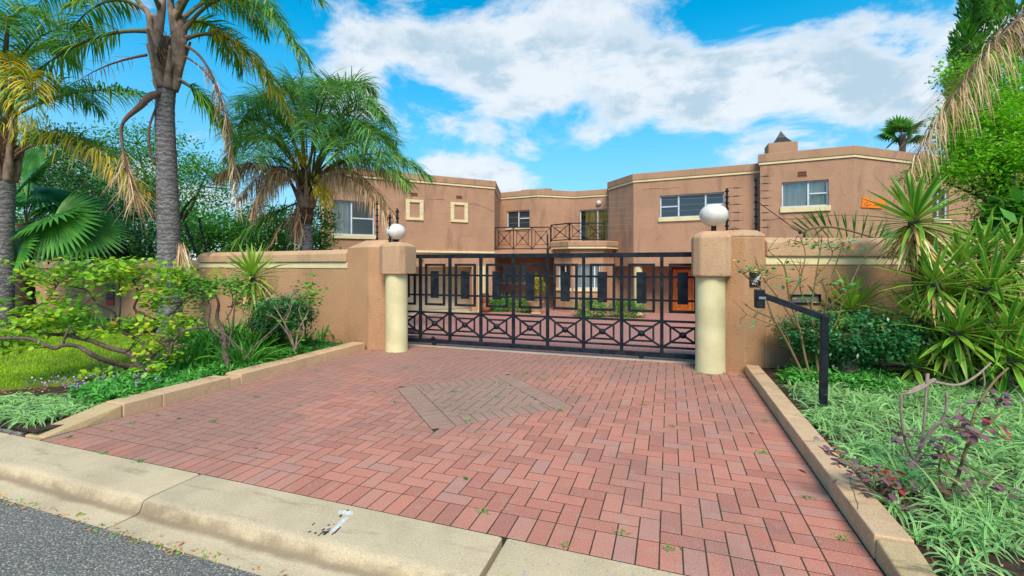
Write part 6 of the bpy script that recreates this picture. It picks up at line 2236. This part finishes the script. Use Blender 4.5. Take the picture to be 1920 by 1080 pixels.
W_ = [(1050, 770), (1000, 745), (880, 790), (760, 690), (700, 735), (870, 770), (905, 960), (1060, 1025), (590, 695), (400, 790), (245, 795), (130, 820), (195, 850), (260, 866), (1165, 1000), (1255, 1030), (1050, 705), (985, 700), (1020, 712), (935, 718), (850, 735), (1205, 760), (1260, 800), (1440, 790), (1430, 850), (1520, 935), (1580, 1010), (780, 650), (1180, 690), (1390, 705), (690, 710), (930, 745), (1075, 725), (560, 760), (480, 745), (310, 745), (733, 662), (762, 661), (750, 663), (1308, 702), (1330, 704), (1355, 701), (1392, 708), (700, 657)]
for (x_, y_) in W_:
    c = gnd(x_, y_, 0)
    n = random.randint(10, 26)
    B = c + rng.normal(size=(n, 3)) * [.022, .012, 0]
    f.blades(B, rng.normal(size=B.shape) * [1, 1, .3] + [0, 0, .6], rng.uniform(.015, .045, n), .007, 1, 2, np.array([.6, 1, .1]))
P = np.c_[rng.uniform(-5, .9, 500), rng.uniform(2.4, 7.4, 500), np.zeros(500)]
P = P[rng.random(500) < .5]
P[:, 0] = DX0 + np.round((P[:, 0] - DX0) / BW) * BW
n = len(P)
f.blades(P, rng.normal(size=P.shape) * [.3, 1, .2] + [0, 0, .4], rng.uniform(.006, .02, n), .006, 1, 2)
tag(f.build('paving_weeds', [M['cover']], None, 'stuff'), 'small green weeds sprouting in the paving joints', 'weeds')
# fallen leaves on the drive, each a thing one could pick up
for i, (x_, y_, mt, sz) in enumerate([(475, 840, 'litter', .05), (605, 645 + 20, 'litter', .05), (1416, 812, 'litter_brown', .06), (1500, 880, 'litter_brown', .07), (290, 780, 'litter_brown', .05), (740, 755, 'rose_green', .05), (340, 785, 'rose_green', .05), (870, 895, 'rose_green', .06), (203, 808, 'litter', .04)]):
    c = gnd(x_, y_, .003)
    f = FO()
    f.blades((c + [0, 0, .006])[None], [[math.cos(i * 1.7), math.sin(i * 1.7), .1]], sz, sz * .5, .25, 4, np.array([.2, .9, 1, .6, .05]), fold=.2)
    o = bpy.data.objects.new('fallen_leaf', f.mesh('fallen_leaf', [M[mt]]))
    link(o, None)
    tag(o, ['dry orange leaf on the left pavers', 'dry leaf near the left kerb by the pier', 'brown leaf on the pavers by the right kerb', 'curled brown leaf lying against the right kerb', 'brown leaf at the foot of the left kerb', 'green leaf left of the grey diamond', 'pale green leaf near the left kerb', 'long green leaf in the middle of the drive', 'tiny dry leaf by the kerb end'][i], 'leaf', 'fallen leaves on the drive')
